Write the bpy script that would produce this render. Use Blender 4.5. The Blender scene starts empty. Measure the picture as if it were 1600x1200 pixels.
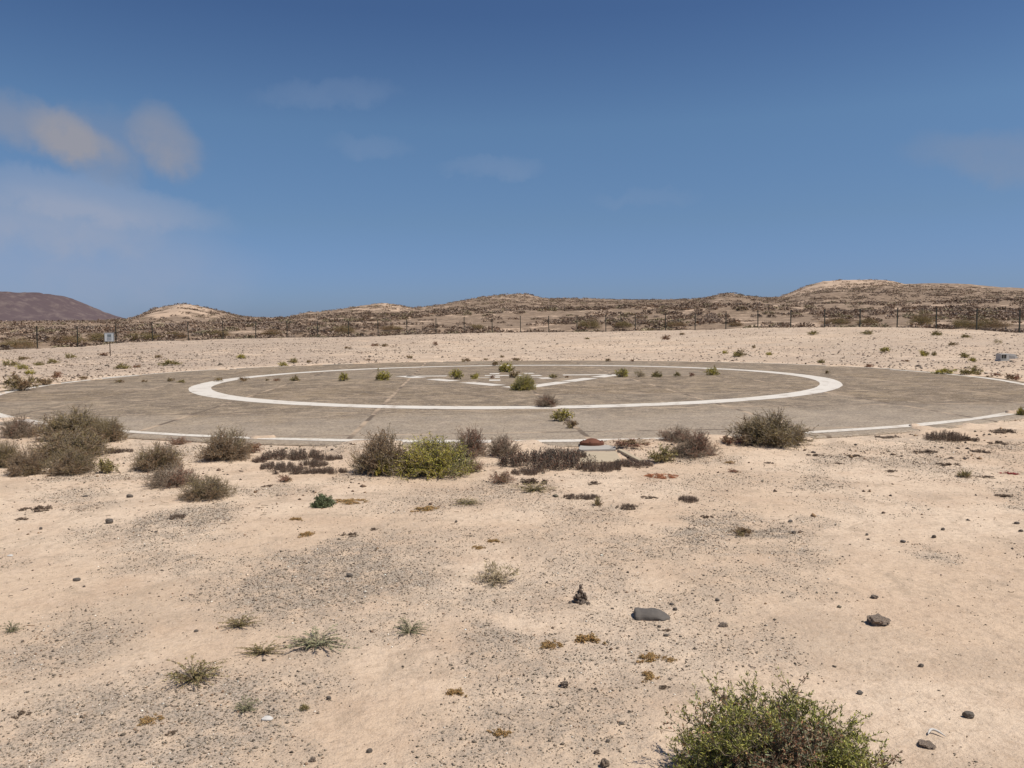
import bpy, bmesh, math, random
import numpy as np
from mathutils import Vector, Matrix, Euler

random.seed(7)
rng = np.random.default_rng(7)
scene = bpy.context.scene
R = math.radians

# ------------------------------------------------------------------ camera
F, HY, ROLL, HC = 1250.0, 513.9, 0.0078, 1.6      # focal length and eye-level row of the 1600x1200 picture
PITCH = math.atan((600 - HY) / F)
cam_data = bpy.data.cameras.new("camera")
cam = bpy.data.objects.new("camera", cam_data)
scene.collection.objects.link(cam)
cam_data.sensor_width = 36.0
cam_data.lens = F / 1600 * 36.0
cam_data.clip_start = 0.05
cam_data.clip_end = 20000
cam.matrix_world = (Matrix.Translation((0, 0, HC)) @ Matrix.Rotation(math.pi / 2 - PITCH, 4, 'X')
                    @ Matrix.Rotation(-ROLL, 4, 'Z'))
scene.camera = cam

# ------------------------------------------------------------------ light
SUN_EL, SUN_AZ = R(61), R(110)        # azimuth clockwise from +Y (the viewing direction)
sun_data = bpy.data.lights.new("sun", 'SUN')
sun_data.energy = 4.7
sun_data.angle = R(0.53)
sun_data.color = (1.0, 0.95, 0.875)
sun = bpy.data.objects.new("sun", sun_data)
scene.collection.objects.link(sun)
sd = Vector((math.sin(SUN_AZ) * math.cos(SUN_EL), math.cos(SUN_AZ) * math.cos(SUN_EL), math.sin(SUN_EL)))
sun.rotation_euler = (-sd).to_track_quat('-Z', 'Y').to_euler()
sun.location = sd * 50

scene.view_settings.view_transform = 'Standard'
scene.view_settings.look = 'None'
scene.view_settings.exposure = 0.0
scene.view_settings.gamma = 1.0
scene.render.engine = 'CYCLES'
scene.cycles.max_bounces = 5

# ------------------------------------------------------------------ node helpers
class NT:
    def __init__(s, tree):
        s.t = tree; s.n = tree.nodes; s.l = tree.links
    def new(s, typ, **kw):
        nd = s.n.new(typ)
        for k, v in kw.items():
            setattr(nd, k, v)
        return nd
    def put(s, sock, v):
        if hasattr(v, 'is_output') or isinstance(v, bpy.types.NodeSocket):
            s.l.new(v, sock)
        else:
            sock.default_value = v
    def math(s, op, a, b=0.0, c=None, clamp=False):
        nd = s.new('ShaderNodeMath', operation=op, use_clamp=clamp)
        s.put(nd.inputs[0], a); s.put(nd.inputs[1], b)
        if c is not None: s.put(nd.inputs[2], c)
        return nd.outputs[0]
    def mix(s, f, a, b, blend='MIX'):
        nd = s.new('ShaderNodeMix', data_type='RGBA', blend_type=blend)
        s.put(nd.inputs[0], f)
        s.put(nd.inputs[6], a if not isinstance(a, tuple) or len(a) == 4 else (*a, 1))
        s.put(nd.inputs[7], b if not isinstance(b, tuple) or len(b) == 4 else (*b, 1))
        return nd.outputs[2]
    def noise(s, vec, scale, detail=4, rough=0.55, dist=0.0):
        nd = s.new('ShaderNodeTexNoise')
        if vec is not None: s.l.new(vec, nd.inputs['Vector'])
        nd.inputs['Scale'].default_value = scale
        nd.inputs['Detail'].default_value = detail
        nd.inputs['Roughness'].default_value = rough
        nd.inputs['Distortion'].default_value = dist
        return nd.outputs['Fac']
    def voro(s, vec, scale, feature='F1', out='Distance', rand=1.0):
        nd = s.new('ShaderNodeTexVoronoi', feature=feature)
        s.l.new(vec, nd.inputs['Vector'])
        nd.inputs['Scale'].default_value = scale
        nd.inputs['Randomness'].default_value = rand
        return nd.outputs[out]
    def ramp(s, f, lo, hi, a=0.0, b=1.0):
        nd = s.new('ShaderNodeMapRange')
        nd.interpolation_type = 'SMOOTHSTEP'
        s.put(nd.inputs[0], f)
        nd.inputs[1].default_value = lo; nd.inputs[2].default_value = hi
        nd.inputs[3].default_value = a; nd.inputs[4].default_value = b
        return nd.outputs[0]
    def attr(s, name, out='Fac'):
        nd = s.new('ShaderNodeAttribute', attribute_name=name)
        return nd.outputs[out]

def material(name):
    m = bpy.data.materials.new(name)
    m.use_nodes = True
    nt = NT(m.node_tree)
    return m, nt, m.node_tree.nodes['Principled BSDF']

# ------------------------------------------------------------------ sky
world = bpy.data.worlds.new("World")
scene.world = world
world.use_nodes = True
w = NT(world.node_tree)
bg = world.node_tree.nodes['Background']
sky = w.new('ShaderNodeTexSky', sky_type='NISHITA')
sky.sun_disc = False
sky.sun_elevation = SUN_EL
sky.sun_rotation = SUN_AZ
sky.altitude = 0
sky.air_density = 1.0
sky.dust_density = 0.6
sky.ozone_density = 2.0
tc = w.new('ShaderNodeTexCoord')
sep = w.new('ShaderNodeSeparateXYZ')
w.l.new(tc.outputs['Generated'], sep.inputs[0])
elev = w.math('MULTIPLY', w.math('ARCSINE', sep.outputs[2]), 180 / math.pi)
azim = w.math('MULTIPLY', w.math('ARCTAN2', sep.outputs[0], sep.outputs[1]), 180 / math.pi)
# thin soft clouds: ellipses in azimuth / elevation broken up with noise
def dir_of(px, py):
    v = cam.matrix_world.to_3x3() @ Vector((px - 800, 600 - py, -F))
    v.normalize()
    return math.degrees(math.atan2(v.x, v.y)), math.degrees(math.asin(v.z))
wn = w.noise(tc.outputs['Generated'], 9.0, 5, 0.55, 0.3)
wn2 = w.noise(tc.outputs['Generated'], 26.0, 4, 0.6, 0.2)
def puff(px, py, wx, wy, rot, strength, hard=0.0):
    a0, e0 = dir_of(px, py)
    dx = w.math('ADD', w.math('SUBTRACT', azim, a0), w.math('MULTIPLY', w.math('SUBTRACT', wn, 0.5), 3.4))
    dy = w.math('ADD', w.math('SUBTRACT', elev, e0), w.math('MULTIPLY', w.math('SUBTRACT', wn2, 0.5), 2.2))
    c, s_ = math.cos(R(rot)), math.sin(R(rot))
    u = w.math('ADD', w.math('MULTIPLY', dx, c / wx), w.math('MULTIPLY', dy, s_ / wx))
    v = w.math('ADD', w.math('MULTIPLY', dx, -s_ / wy), w.math('MULTIPLY', dy, c / wy))
    q = w.math('ADD', w.math('MULTIPLY', u, u), w.math('MULTIPLY', v, v))
    g = w.ramp(q, 0.0, 1.0, strength, 0.0)
    return g
def total(lst):
    o = lst[0]
    for q in lst[1:]:
        o = w.math('ADD', o, q)
    return w.math('MULTIPLY', o, w.ramp(wn2, 0.2, 0.75, 0.72, 1.1), clamp=True)
warm = total([puff(62, 200, 4.6, 1.9, -16, 0.50), puff(138, 232, 3.9, 2.0, -30, 0.58), puff(262, 218, 3.2, 2.3, -46, 0.56), puff(200, 215, 6, 2.0, -10, 0.20),
              puff(1570, 250, 7, 2.0, -12, 0.28)])
pale = total([puff(150, 312, 9.5, 1.7, -8, 0.60), puff(60, 345, 8, 2.4, -4, 0.40), puff(60, 420, 15, 5.0, 0, 0.6), puff(510, 147, 6.0, 1.1, 5, 0.15),
              puff(775, 262, 4.2, 0.9, 2, 0.18), puff(580, 230, 4, 1.0, 0, 0.14), puff(1010, 310, 4, 0.7, 0, 0.10)])
grade = w.new('ShaderNodeValToRGB')
w.put(grade.inputs[0], w.math('DIVIDE', elev, 40.0, clamp=True))
cr = grade.color_ramp
cr.elements[0].position = 0.0; cr.elements[0].color = (0.38, 0.52, 0.95, 1)
cr.elements[1].position = 1.0; cr.elements[1].color = (0.42, 0.52, 0.70, 1)
for p_, c_ in ((0.095, (0.435, 0.555, 0.89)), (0.185, (0.48, 0.59, 0.78)), (0.345, (0.545, 0.68, 0.81)), (0.52, (0.405, 0.53, 0.705))):
    e_ = cr.elements.new(p_); e_.color = (*c_, 1)
skyc = w.mix(1.0, sky.outputs[0], grade.outputs[0], 'MULTIPLY')
skyc = w.mix(pale, skyc, (2.95, 3.55, 4.85, 1))
skyc = w.mix(warm, skyc, (2.95, 3.05, 3.6, 1))
w.put(bg.inputs[0], skyc)
bg.inputs[1].default_value = 0.10
SKY_GRADE = True

# ------------------------------------------------------------------ numpy helpers
def sstep(a, b, x):
    t = np.clip((x - a) / (b - a), 0, 1)
    return t * t * (3 - 2 * t)
def _hash(ix, iy, seed):
    h = (ix.astype(np.int64) * 374761393 + iy.astype(np.int64) * 668265263 + seed * 1274126177) & 0xFFFFFFFF
    h = ((h ^ (h >> 13)) * 1274126177) & 0xFFFFFFFF
    return ((h ^ (h >> 16)) & 0xFFFF) / 65535.0
def vnoise(x, y, scale, seed=0, octaves=3):
    x = np.asarray(x, float) / scale; y = np.asarray(y, float) / scale
    out = 0.0; amp = 1.0; tot = 0.0
    for o in range(octaves):
        ix = np.floor(x); iy = np.floor(y); fx = x - ix; fy = y - iy
        fx = fx * fx * (3 - 2 * fx); fy = fy * fy * (3 - 2 * fy)
        a = _hash(ix, iy, seed + o); b = _hash(ix + 1, iy, seed + o)
        c = _hash(ix, iy + 1, seed + o); d = _hash(ix + 1, iy + 1, seed + o)
        out = out + amp * ((a * (1 - fx) + b * fx) * (1 - fy) + (c * (1 - fx) + d * fx) * fy)
        tot += amp; amp *= 0.5; x = x * 2.03 + 11.7; y = y * 2.03 + 5.3
    return out / tot

# ------------------------------------------------------------------ terrain shape
PCX, PCY, R1, R3, R2 = 0.104, 25.15, 9.54, 8.96, 14.15      # pad centre, ring, outer radius
SKX = [-400, 0, 110, 180, 205, 215, 228, 245, 262, 285, 300, 320, 350, 375, 400, 445, 460, 480, 500, 520, 545, 570, 600, 620, 640, 650, 680, 710,
       735, 760, 780, 800, 823, 835, 850, 880, 920, 960, 1000, 1050, 1095, 1115, 1135, 1150, 1170, 1190, 1215, 1235, 1260, 1285, 1320,
       1360, 1390, 1412, 1450, 1480, 1510, 1560, 1600, 2000]
SKY_ = [506, 505, 502, 500, 499, 496.5, 489, 482, 479, 476, 477, 480, 487, 494, 496, 497, 493, 488.5, 488, 486, 481, 477, 473.5, 475.5, 481, 482, 478, 473,
        467.5, 463, 461, 459.5, 459, 462, 466, 466, 466, 468, 468.5, 468.5, 467, 461.5, 457.5, 459, 463, 465, 465, 457, 446.5, 439.5, 437.5,
        437, 439, 444.5, 443, 443, 444, 449, 450, 452]
def Zfence(u):
    k = np.where(u < 770, 25.5 / 710.0 ** 2, 27.0 / 822.0 ** 2)
    return np.maximum(88 - k * (u - 770) ** 2, 40)
FBX = [-400, 0, 61, 124, 183, 241, 297, 350, 450, 546, 682, 770, 902, 1086, 1184, 1343, 1401, 1462, 1526, 1592, 2000]
FBY = [552, 547, 544, 541.5, 536.5, 533, 532, 529.5, 528, 526.5, 521.5, 520, 518.5, 515.5, 512.5, 511.5, 512, 513.5, 516, 520, 530]
def z_at(u, y, Z):
    return HC - (y + ROLL * (u - 800) - HY) * Z / F
def T(x, y, detail=True):
    x = np.asarray(x, float); y = np.asarray(y, float)
    r = np.hypot(x, y) + 1e-9
    b = np.clip(np.arctan2(x, y), -R(48), R(48))
    u = 800 + F * np.tan(b)
    Z = r * np.cos(b)
    zf = Zfence(u); hf = z_at(u, np.interp(u, FBX, FBY), zf)
    za = 40 - 17 * np.clip(np.abs(u - 800) / 800, 0, 1.4) ** 2
    s = np.clip((Z - za) / (zf - 1.5 - za), 0, 1)
    near = hf * s ** 1.35
    zk = 150.0
    hk = z_at(u, np.interp(u, [-400, 0, 300, 450, 650, 800, 1000, 1200, 1600, 2000], [511, 510, 503, 501, 496, 490, 484, 480, 475, 475]), zk)
    zr = np.interp(u, [-400, 150, 215, 280, 400, 520, 640, 780, 1000, 1120, 1160, 1240, 1600, 2000], [560, 560, 300, 235, 300, 270, 300, 340, 400, 300, 310, 400, 430, 430])
    hr = z_at(u, np.interp(u, SKX, SKY_), zr)
    t1 = np.clip((Z - zf) / (zk - zf), 0, 1)
    t2 = np.clip((Z - zk) / (zr - zk), 0, 1)
    dip = -0.5 * np.sin(np.pi * np.clip((Z - zf) / 14.0, 0, 1))
    mid = hf + (hk - hf) * t1 ** 1.1 + dip
    hill = hk + (hr - hk) * (0.25 * t2 + 0.75 * (t2 ** 1.6))
    back = hr * (1 - 0.9 * sstep(0, 1, (Z - zr) / 500.0)) - 0.004 * np.maximum(Z - zr, 0)
    h = np.where(Z < zf, near, np.where(Z < zk, mid, np.where(Z < zr, hill, back)))
    amp = sstep(0, 1, (Z - zf - 2) / 60.0)
    ed = 1 - sstep(zr * 0.8, zr, Z) * 0.75
    h = h + amp * ed * ((vnoise(x, y, 34, 3) - 0.5) * 2.6 + (vnoise(x, y, 9, 5) - 0.5) * 0.8)
    if detail:
        dpad = np.hypot(x - PCX, y - PCY)
        off = sstep(R2 - 0.05, R2 + 1.2, dpad)
        far = np.clip(Z / 30, 0.6, 2.0)
        n = (vnoise(x, y, 2.6, 21, 3) - 0.5) * 0.07 + (vnoise(x, y, 0.5, 25, 3) - 0.5) * 0.022
        h = h + off * n * far
        e = vnoise(x, y, 0.9, 43, 4)
        drift = sstep(0.56, 0.72, e) * (1 - sstep(R2 + .4, R2 + 1.6, dpad))
        h = h + drift * 0.06
        h = np.where(dpad < R2 + 0.05 - 0.36 * sstep(0.58, 0.76, e), -0.10, h)
    return h
C3 = np.array(cam.matrix_world.to_3x3())
def G(px, py):
    """ground point seen at a pixel of the photograph"""
    d = C3 @ np.array([px - 800, 600 - py, -F]); d = d / d[1]
    ys = np.concatenate([np.arange(1.0, 12, 0.01), np.arange(12, 100, 0.05), np.arange(100, 700, 0.5)])
    hz = HC + d[2] * ys
    g = T(d[0] * ys, ys, False)
    idx = np.argmax(hz <= g)
    y_ = ys[idx]
    return float(d[0] * y_), float(y_), float(g[idx])
def ground_z(x, y):
    z = float(T(x, y))
    if math.hypot(x - PCX, y - PCY) < R2 + 0.05:
        z = 0.03
    return z

# ------------------------------------------------------------------ mesh helpers
def np_mesh(name, verts, faces, mat=None, attrs=None, smooth=False):
    verts = np.ascontiguousarray(verts, dtype=np.float32)
    faces = np.ascontiguousarray(faces, dtype=np.int32)
    me = bpy.data.meshes.new(name)
    k = faces.shape[1]
    me.vertices.add(len(verts)); me.vertices.foreach_set('co', verts.ravel())
    me.loops.add(faces.size); me.loops.foreach_set('vertex_index', faces.ravel())
    me.polygons.add(len(faces))
    me.polygons.foreach_set('loop_start', np.arange(0, faces.size, k, dtype=np.int32))
    me.polygons.foreach_set('loop_total', np.full(len(faces), k, dtype=np.int32))
    if smooth:
        me.polygons.foreach_set('use_smooth', np.ones(len(faces), dtype=bool))
    me.update(calc_edges=True)
    for an, (dom, typ, data) in (attrs or {}).items():
        a = me.attributes.new(an, typ, dom)
        data = np.ascontiguousarray(data, dtype=np.float32)
        a.data.foreach_set('color' if typ == 'FLOAT_COLOR' else 'value', data.ravel())
    if mat: me.materials.append(mat)
    return me
def link(name, data, parent=None, loc=None):
    o = bpy.data.objects.new(name, data)
    scene.collection.objects.link(o)
    if parent: o.parent = parent
    if loc is not None: o.location = loc
    return o
def tag(o, label=None, cat=None, group=None, kind=None):
    if label: o['label'] = label
    if cat: o['category'] = cat
    if group: o['group'] = group
    if kind: o['kind'] = kind
    return o
def rgba(c):
    c = np.asarray(c, float)
    return np.concatenate([c, np.ones((len(c), 1))], 1)

# ------------------------------------------------------------------ setting materials
def coords(nt):
    g = nt.new('ShaderNodeNewGeometry')
    return g.outputs['Position']

m_sand, n, bs = material("sand_and_gravel")
P = coords(n)
big = n.noise(P, 0.35, 4, 0.55)
mid = n.noise(P, 1.7, 5, 0.6)
fine = n.noise(P, 22, 5, 0.7)
grain = n.noise(P, 110, 3, 0.7)
sand = n.mix(n.ramp(big, 0.42, 0.58), (0.62, 0.46, 0.318), (0.70, 0.54, 0.388))
sand = n.mix(n.ramp(mid, 0.42, 0.72, 0, 0.6), sand, (0.50, 0.35, 0.235))
sand = n.mix(n.ramp(n.noise(P, 5, 5, 0.6), 0.5, 0.78, 0, 0.45), sand, (0.70, 0.53, 0.39))
sand = n.mix(n.ramp(n.noise(P, 0.8, 7, 0.68, 0.6), 0.52, 0.62, 0, 0.55), sand, (0.48, 0.365, 0.26))
sand = n.mix(n.ramp(n.noise(P, 2.6, 7, 0.72, 0.8), 0.54, 0.64, 0, 0.6), sand, (0.42, 0.315, 0.22))
sand = n.mix(n.ramp(fine, 0.45, 0.72, 0.0, 0.6), sand, (0.40, 0.28, 0.185))
sand = n.mix(n.ramp(grain, 0.5, 0.75, 0, 0.4), sand, (0.74, 0.59, 0.46))
grav = n.attr('gravel')
cellc = n.voro(P, 75, 'F1', 'Color')
sepc = n.new('ShaderNodeSeparateColor'); n.l.new(cellc, sepc.inputs[0])
dist = n.voro(P, 75, 'F1', 'Distance')
dark = n.math('MULTIPLY', n.ramp(sepc.outputs[0], 0.45, 0.55), n.ramp(dist, 0.34, 0.5, 1, 0))
peb = n.mix(sepc.outputs[1], (0.09, 0.08, 0.065), (0.38, 0.33, 0.26))
gsoil = n.mix(n.ramp(fine, 0.35, 0.65), (0.34, 0.275, 0.21), (0.47, 0.38, 0.295))
gmask = n.math('MULTIPLY', grav, n.ramp(n.noise(P, 7, 4, 0.65), 0.3, 0.62), clamp=True)
col = n.mix(n.math('MULTIPLY', gmask, 0.8), sand, gsoil)
col = n.mix(n.math('MULTIPLY', dark, n.math('ADD', n.math('MULTIPLY', gmask, 0.85), 0.06), clamp=True), col, peb)
cell2 = n.voro(P, 210, 'F1', 'Color')
s2 = n.new('ShaderNodeSeparateColor'); n.l.new(cell2, s2.inputs[0])
col = n.mix(n.math('MULTIPLY', n.ramp(s2.outputs[0], 0.78, 0.84), n.math('ADD', n.math('MULTIPLY', gmask, 0.6), 0.14)), col, (0.16, 0.125, 0.09))
# litter-covered soil among the scrub
scr = n.attr('scrub')
lit = n.mix(n.ramp(n.noise(P, 0.9, 6, 0.7), 0.35, 0.65), (0.175, 0.122, 0.082), (0.32, 0.23, 0.158))
far_s = n.mix(n.noise(P, 0.25, 4), (0.54, 0.40, 0.28), (0.44, 0.31, 0.215))
opn = n.attr('open_sand')
fnz = n.math('ADD', n.noise(P, 0.16, 8, 0.74), n.math('MULTIPLY', opn, 0.13))
fc = n.mix(n.ramp(fnz, 0.545, 0.60), lit, far_s)
stripm = n.attr('strip')
sc2 = n.mix(n.noise(P, 1.2, 4), (0.33, 0.25, 0.185), (0.47, 0.36, 0.27))
smk = n.math('MULTIPLY', stripm, n.ramp(n.noise(P, 0.9, 8, 0.78), 0.40, 0.56), clamp=True)
col = n.mix(smk, col, sc2)
col = n.mix(scr, col, fc)
n.put(bs.inputs['Base Color'], col)
bs.inputs['Roughness'].default_value = 0.95
bs.inputs['Specular IOR Level'].default_value = 0.15
b1 = n.new('ShaderNodeBump'); b1.inputs['Strength'].default_value = 0.9; b1.inputs['Distance'].default_value = 0.045
n.put(b1.inputs['Height'], n.noise(P, 6, 8, 0.68))
b2 = n.new('ShaderNodeBump'); b2.inputs['Strength'].default_value = 0.5; b2.inputs['Distance'].default_value = 0.006
n.put(b2.inputs['Height'], n.noise(P, 60, 4, 0.7)); n.l.new(b1.outputs[0], b2.inputs['Normal'])
n.l.new(b2.outputs[0], bs.inputs['Normal'])

PAD_ROT = R(3.7); JOINT = 3.45
m_pad, n, bs = material("weathered_concrete")
tcn = n.new('ShaderNodeTexCoord'); O = tcn.outputs['Object']
sp = n.new('ShaderNodeSeparateXYZ'); n.l.new(O, sp.inputs[0])
wob = n.math('MULTIPLY', n.math('SUBTRACT', n.noise(O, 1.3, 3), 0.5), 0.06)
ux = n.math('DIVIDE', n.math('ADD', n.math('ADD', sp.outputs[0], 1.725 - 0.1), wob), JOINT)
uy = n.math('DIVIDE', n.math('ADD', n.math('ADD', sp.outputs[1], 1.0), wob), JOINT)
fx = n.math('ABSOLUTE', n.math('SUBTRACT', n.math('FRACT', n.math('ADD', ux, 0.0)), 0.5))
fy = n.math('ABSOLUTE', n.math('SUBTRACT', n.math('FRACT', n.math('ADD', uy, 0.0)), 0.5))
jw = 0.035 / JOINT
jx = n.ramp(fx, jw * 0.6, jw * 1.7, 1, 0)
jy = n.ramp(fy, jw * 0.6, jw * 1.7, 1, 0)
joint = n.math('MAXIMUM', jx, jy)
comb = n.new('ShaderNodeCombineXYZ')
n.put(comb.inputs[0], n.math('FLOOR', n.math('ADD', ux, 0.5))); n.put(comb.inputs[1], n.math('FLOOR', n.math('ADD', uy, 0.5)))
wnn = n.new('ShaderNodeTexWhiteNoise'); n.l.new(comb.outputs[0], wnn.inputs[0])
base = n.mix(n.ramp(n.noise(O, 0.5, 5, 0.6), 0.3, 0.7), (0.17, 0.12, 0.070), (0.28, 0.203, 0.120))
base = n.mix(n.math('MULTIPLY', wnn.outputs[0], 0.42), base, (0.33, 0.275, 0.21))
base = n.mix(n.ramp(n.noise(O, 2.3, 8, 0.78), 0.46, 0.62, 0, 0.75), base, (0.13, 0.096, 0.068))
base = n.mix(n.ramp(n.noise(O, 5.5, 6, 0.75, 0.5), 0.52, 0.62, 0, 0.5), base, (0.39, 0.30, 0.21))
base = n.mix(n.ramp(n.noise(O, 0.9, 8, 0.72), 0.52, 0.66, 0, 0.6), base, (0.38, 0.285, 0.20))
base = n.mix(n.ramp(n.noise(O, 1.3, 9, 0.82, 0.4), 0.50, 0.56, 0, 0.55), base, (0.11, 0.08, 0.054))
base = n.mix(n.ramp(n.noise(O, 1.9, 9, 0.82, 0.8), 0.52, 0.57, 0, 0.65), base, (0.42, 0.315, 0.21))
# paler gravelly wash near the near rim
sepg = n.new('ShaderNodeSeparateXYZ'); n.l.new(O, sepg.inputs[0])
nearr = n.ramp(n.math('ADD', sepg.outputs[1], n.math('MULTIPLY', n.noise(O, 0.7, 3), 5.0)), -9.5, -6.0, 0.55, 0.0)
base = n.mix(nearr, base, (0.40, 0.325, 0.245))
spk = n.noise(O, 24, 5, 0.85)
base = n.mix(n.ramp(spk, 0.52, 0.60, 0, 0.7), base, (0.11, 0.09, 0.07))
base = n.mix(n.ramp(spk, 0.47, 0.38, 0, 0.5), base, (0.48, 0.41, 0.33))
jc = n.mix(n.ramp(n.noise(O, 1.1, 3), 0.42, 0.58), (0.14, 0.105, 0.075), (0.43, 0.32, 0.22))
base = n.mix(n.math('MULTIPLY', joint, n.ramp(n.noise(O, 0.6, 3), 0.25, 0.5, 0.5, 1.0)), base, jc)
n.put(bs.inputs['Base Color'], base)
bs.inputs['Roughness'].default_value = 0.9
bs.inputs['Specular IOR Level'].default_value = 0.2
bb = n.new('ShaderNodeBump'); bb.inputs['Strength'].default_value = 0.5; bb.inputs['Distance'].default_value = 0.01
n.put(bb.inputs['Height'], n.math('SUBTRACT', n.noise(O, 30, 5, 0.7), n.math('MULTIPLY', joint, 0.8)))
n.l.new(bb.outputs[0], bs.inputs['Normal'])

m_paint, n, bs = material("worn_white_paint")
P = coords(n)
wear = n.math('ADD', n.noise(P, 2.2, 6, 0.72), n.math('MULTIPLY', n.noise(P, 30, 3, 0.7), 0.25))
pc = n.mix(n.noise(P, 0.9, 4), (0.70, 0.64, 0.55), (0.60, 0.53, 0.44))
pc = n.mix(n.ramp(wear, 0.66, 0.78, 0, 0.8), pc, (0.36, 0.29, 0.22))
pc = n.mix(n.ramp(n.noise(P, 9, 4, 0.7), 0.58, 0.7, 0, 0.4), pc, (0.42, 0.37, 0.31))
n.put(bs.inputs['Base Color'], pc); bs.inputs['Roughness'].default_value = 0.75

# ------------------------------------------------------------------ terrain mesh
GRAV = [  # px, py, half width, half height of gravelly patches in the photograph
    (500, 895, 150, 60, 1.15), (640, 905, 70, 30, .9), (290, 812, 85, 32, 1.1), (1150, 835, 120, 38, 1.2), (250, 1130, 330, 90, .9),
    (620, 1120, 260, 110, .85), (850, 1010, 160, 70, .6), (780, 990, 90, 30, .9), (920, 1130, 110, 90, .6), (90, 1010, 120, 50, .7), (1010, 1010, 130, 40, .5),
    (600, 1010, 120, 40, .5), (60, 1170, 120, 60, .9), (1080, 1050, 90, 40, .7), (1460, 865, 40, 16, .7), (860, 800, 90, 60, .35), (960, 900, 90, 40, .25), (320, 930, 60, 12, .5),
    (1180, 1010, 90, 60, .5), (100, 780, 60, 22, .5), (1420, 700, 160, 40, .35), (1360, 790, 90, 20, .3), (700, 800, 160, 50, .35), (1130, 760, 150, 30, .3)]
GW = []
for px, py, a, b_, s in GRAV:
    x0, y0, _ = G(px, py); x1, y1, _ = G(px, max(py - b_, 560)); 
    GW.append((x0, y0, a * y0 / F, abs(y1 - y0), s))
def gravel_mask(x, y):
    g = np.zeros_like(x)
    for x0, y0, a, b_, s in GW:
        q = np.sqrt(((x - x0) / a) ** 2 + ((y - y0) / b_) ** 2)
        g = np.maximum(g, s * (1 - sstep(0.45, 1.25, q)))
    n_ = vnoise(x, y, 0.55, 31, 4)
    g = g * sstep(0.32, 0.6, n_) * 1.15
    g = np.maximum(g, 0.55 * sstep(0.50, 0.70, vnoise(x, y, 0.8, 37, 4)))
    # the strip between pad and fence is coarser ground
    u = 800 + F * x / np.maximum(y, 1)
    Zs = sstep(16, 19, np.hypot(x - PCX, y - PCY)) * sstep(25, 32, y) * sstep(0.25, 0.6, vnoise(x, y, 3.5, 41, 3))
    left = sstep(0, 1, (700 - u) / 300)
    g = np.maximum(g, Zs * (0.55 + 0.45 * left))
    return np.clip(g, 0, 1)
def scrub_mask(x, y):
    r = np.hypot(x, y) + 1e-9
    b = np.clip(np.arctan2(x, y), -R(48), R(48)); u = 800 + F * np.tan(b)
    return sstep(-0.5, 1.0, r * np.cos(b) - Zfence(u) + (vnoise(x, y, 2, 51, 2) - 0.5) * 2)

def u_of(x, y):
    b = np.clip(np.arctan2(x, y), -R(48), R(48)); return 800 + F * np.tan(b), np.hypot(x, y) * np.cos(b)
def open_mask(x, y):
    u, Z = u_of(x, y)
    g = lambda a, c, w: np.exp(-((a - c) / w) ** 2)
    m = g(u, 1310, 85) * sstep(300, 350, Z) + g(u, 285, 50) * sstep(170, 195, Z) * (Z < 420) + .8 * g(u, 600, 45) * sstep(220, 245, Z)
    m = m - .5 * g(u, 1480, 200) * g(Z, 260, 60) - .5 * sstep(800, 900, u) * (1 - sstep(1180, 1240, u)) * sstep(230, 290, Z)
    return np.clip(m, -.7, 1)
def strip_mask(x, y):
    u, Z = u_of(x, y); d = np.hypot(x - PCX, y - PCY)
    left = 1 - sstep(350, 780, u); pink = np.exp(-((Z - 58 - (u - 800) * .008) / 9) ** 2) * sstep(500, 620, u)
    return np.clip(sstep(R2 + .6, R2 + 3, d) * sstep(22, 34, y) * (.55 + .45 * left) * (1 - .75 * pink) * (1 - sstep(-3, -1, Z - Zfence(u))), 0, 1)
ang = np.concatenate([np.arange(-180, -44, 2.0), np.arange(-44, 44, 0.11), np.arange(44, 180, 2.0)])
ang = R(1) * ang
rad = [0.02]
while rad[-1] < 9000:
    r_ = rad[-1]
    rad.append(r_ * (1.25 if r_ < 0.4 else 1.016 if r_ < 2 else 1.0105 if r_ < 500 else 1.08))
rad = np.array(rad)
A_, R_ = np.meshgrid(ang, rad)
X = (R_ * np.sin(A_)).ravel(); Y = (R_ * np.cos(A_)).ravel()
Zt = T(X, Y)
na, nr = len(ang), len(rad)
idx = np.arange(na * nr).reshape(nr, na)
i0 = idx[:-1, :]; i1 = idx[1:, :]
f4 = np.stack([i0, np.roll(i0, -1, 1), np.roll(i1, -1, 1), i1], -1).reshape(-1, 4)[:, ::-1]
V = np.stack([X, Y, Zt], 1)
V = np.vstack([V, [[0, 0, float(T(0.0, 0.01))]]])
cap = np.stack([idx[0], np.full(na, len(V) - 1), np.full(na, len(V) - 1), np.roll(idx[0], -1)], 1)
gm = np.append(gravel_mask(X, Y), 0.3); sm = np.append(scrub_mask(X, Y), 0)
me = np_mesh("ground", V, f4, m_sand, {'gravel': ('POINT', 'FLOAT', gm), 'scrub': ('POINT', 'FLOAT', sm),
    'open_sand': ('POINT', 'FLOAT', np.append(open_mask(X, Y), 0)), 'strip': ('POINT', 'FLOAT', np.append(strip_mask(X, Y), 0))}, smooth=True)
ground = link("ground", me)
tag(ground, kind='structure')

# the dark cinder cone on the far left
m_cone, n, bs = material("purple_brown_cinder")
P = coords(n)
cc = n.mix(n.noise(P, 0.012, 5, 0.6), (0.090, 0.066, 0.070), (0.125, 0.092, 0.092))
cc = n.mix(n.ramp(n.noise(P, 0.05, 5, 0.7), 0.45, 0.7, 0, 0.6), cc, (0.20, 0.155, 0.135))
n.put(bs.inputs['Base Color'], cc); bs.inputs['Roughness'].default_value = 1.0
bs.inputs['Specular IOR Level'].default_value = 0.05
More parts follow.
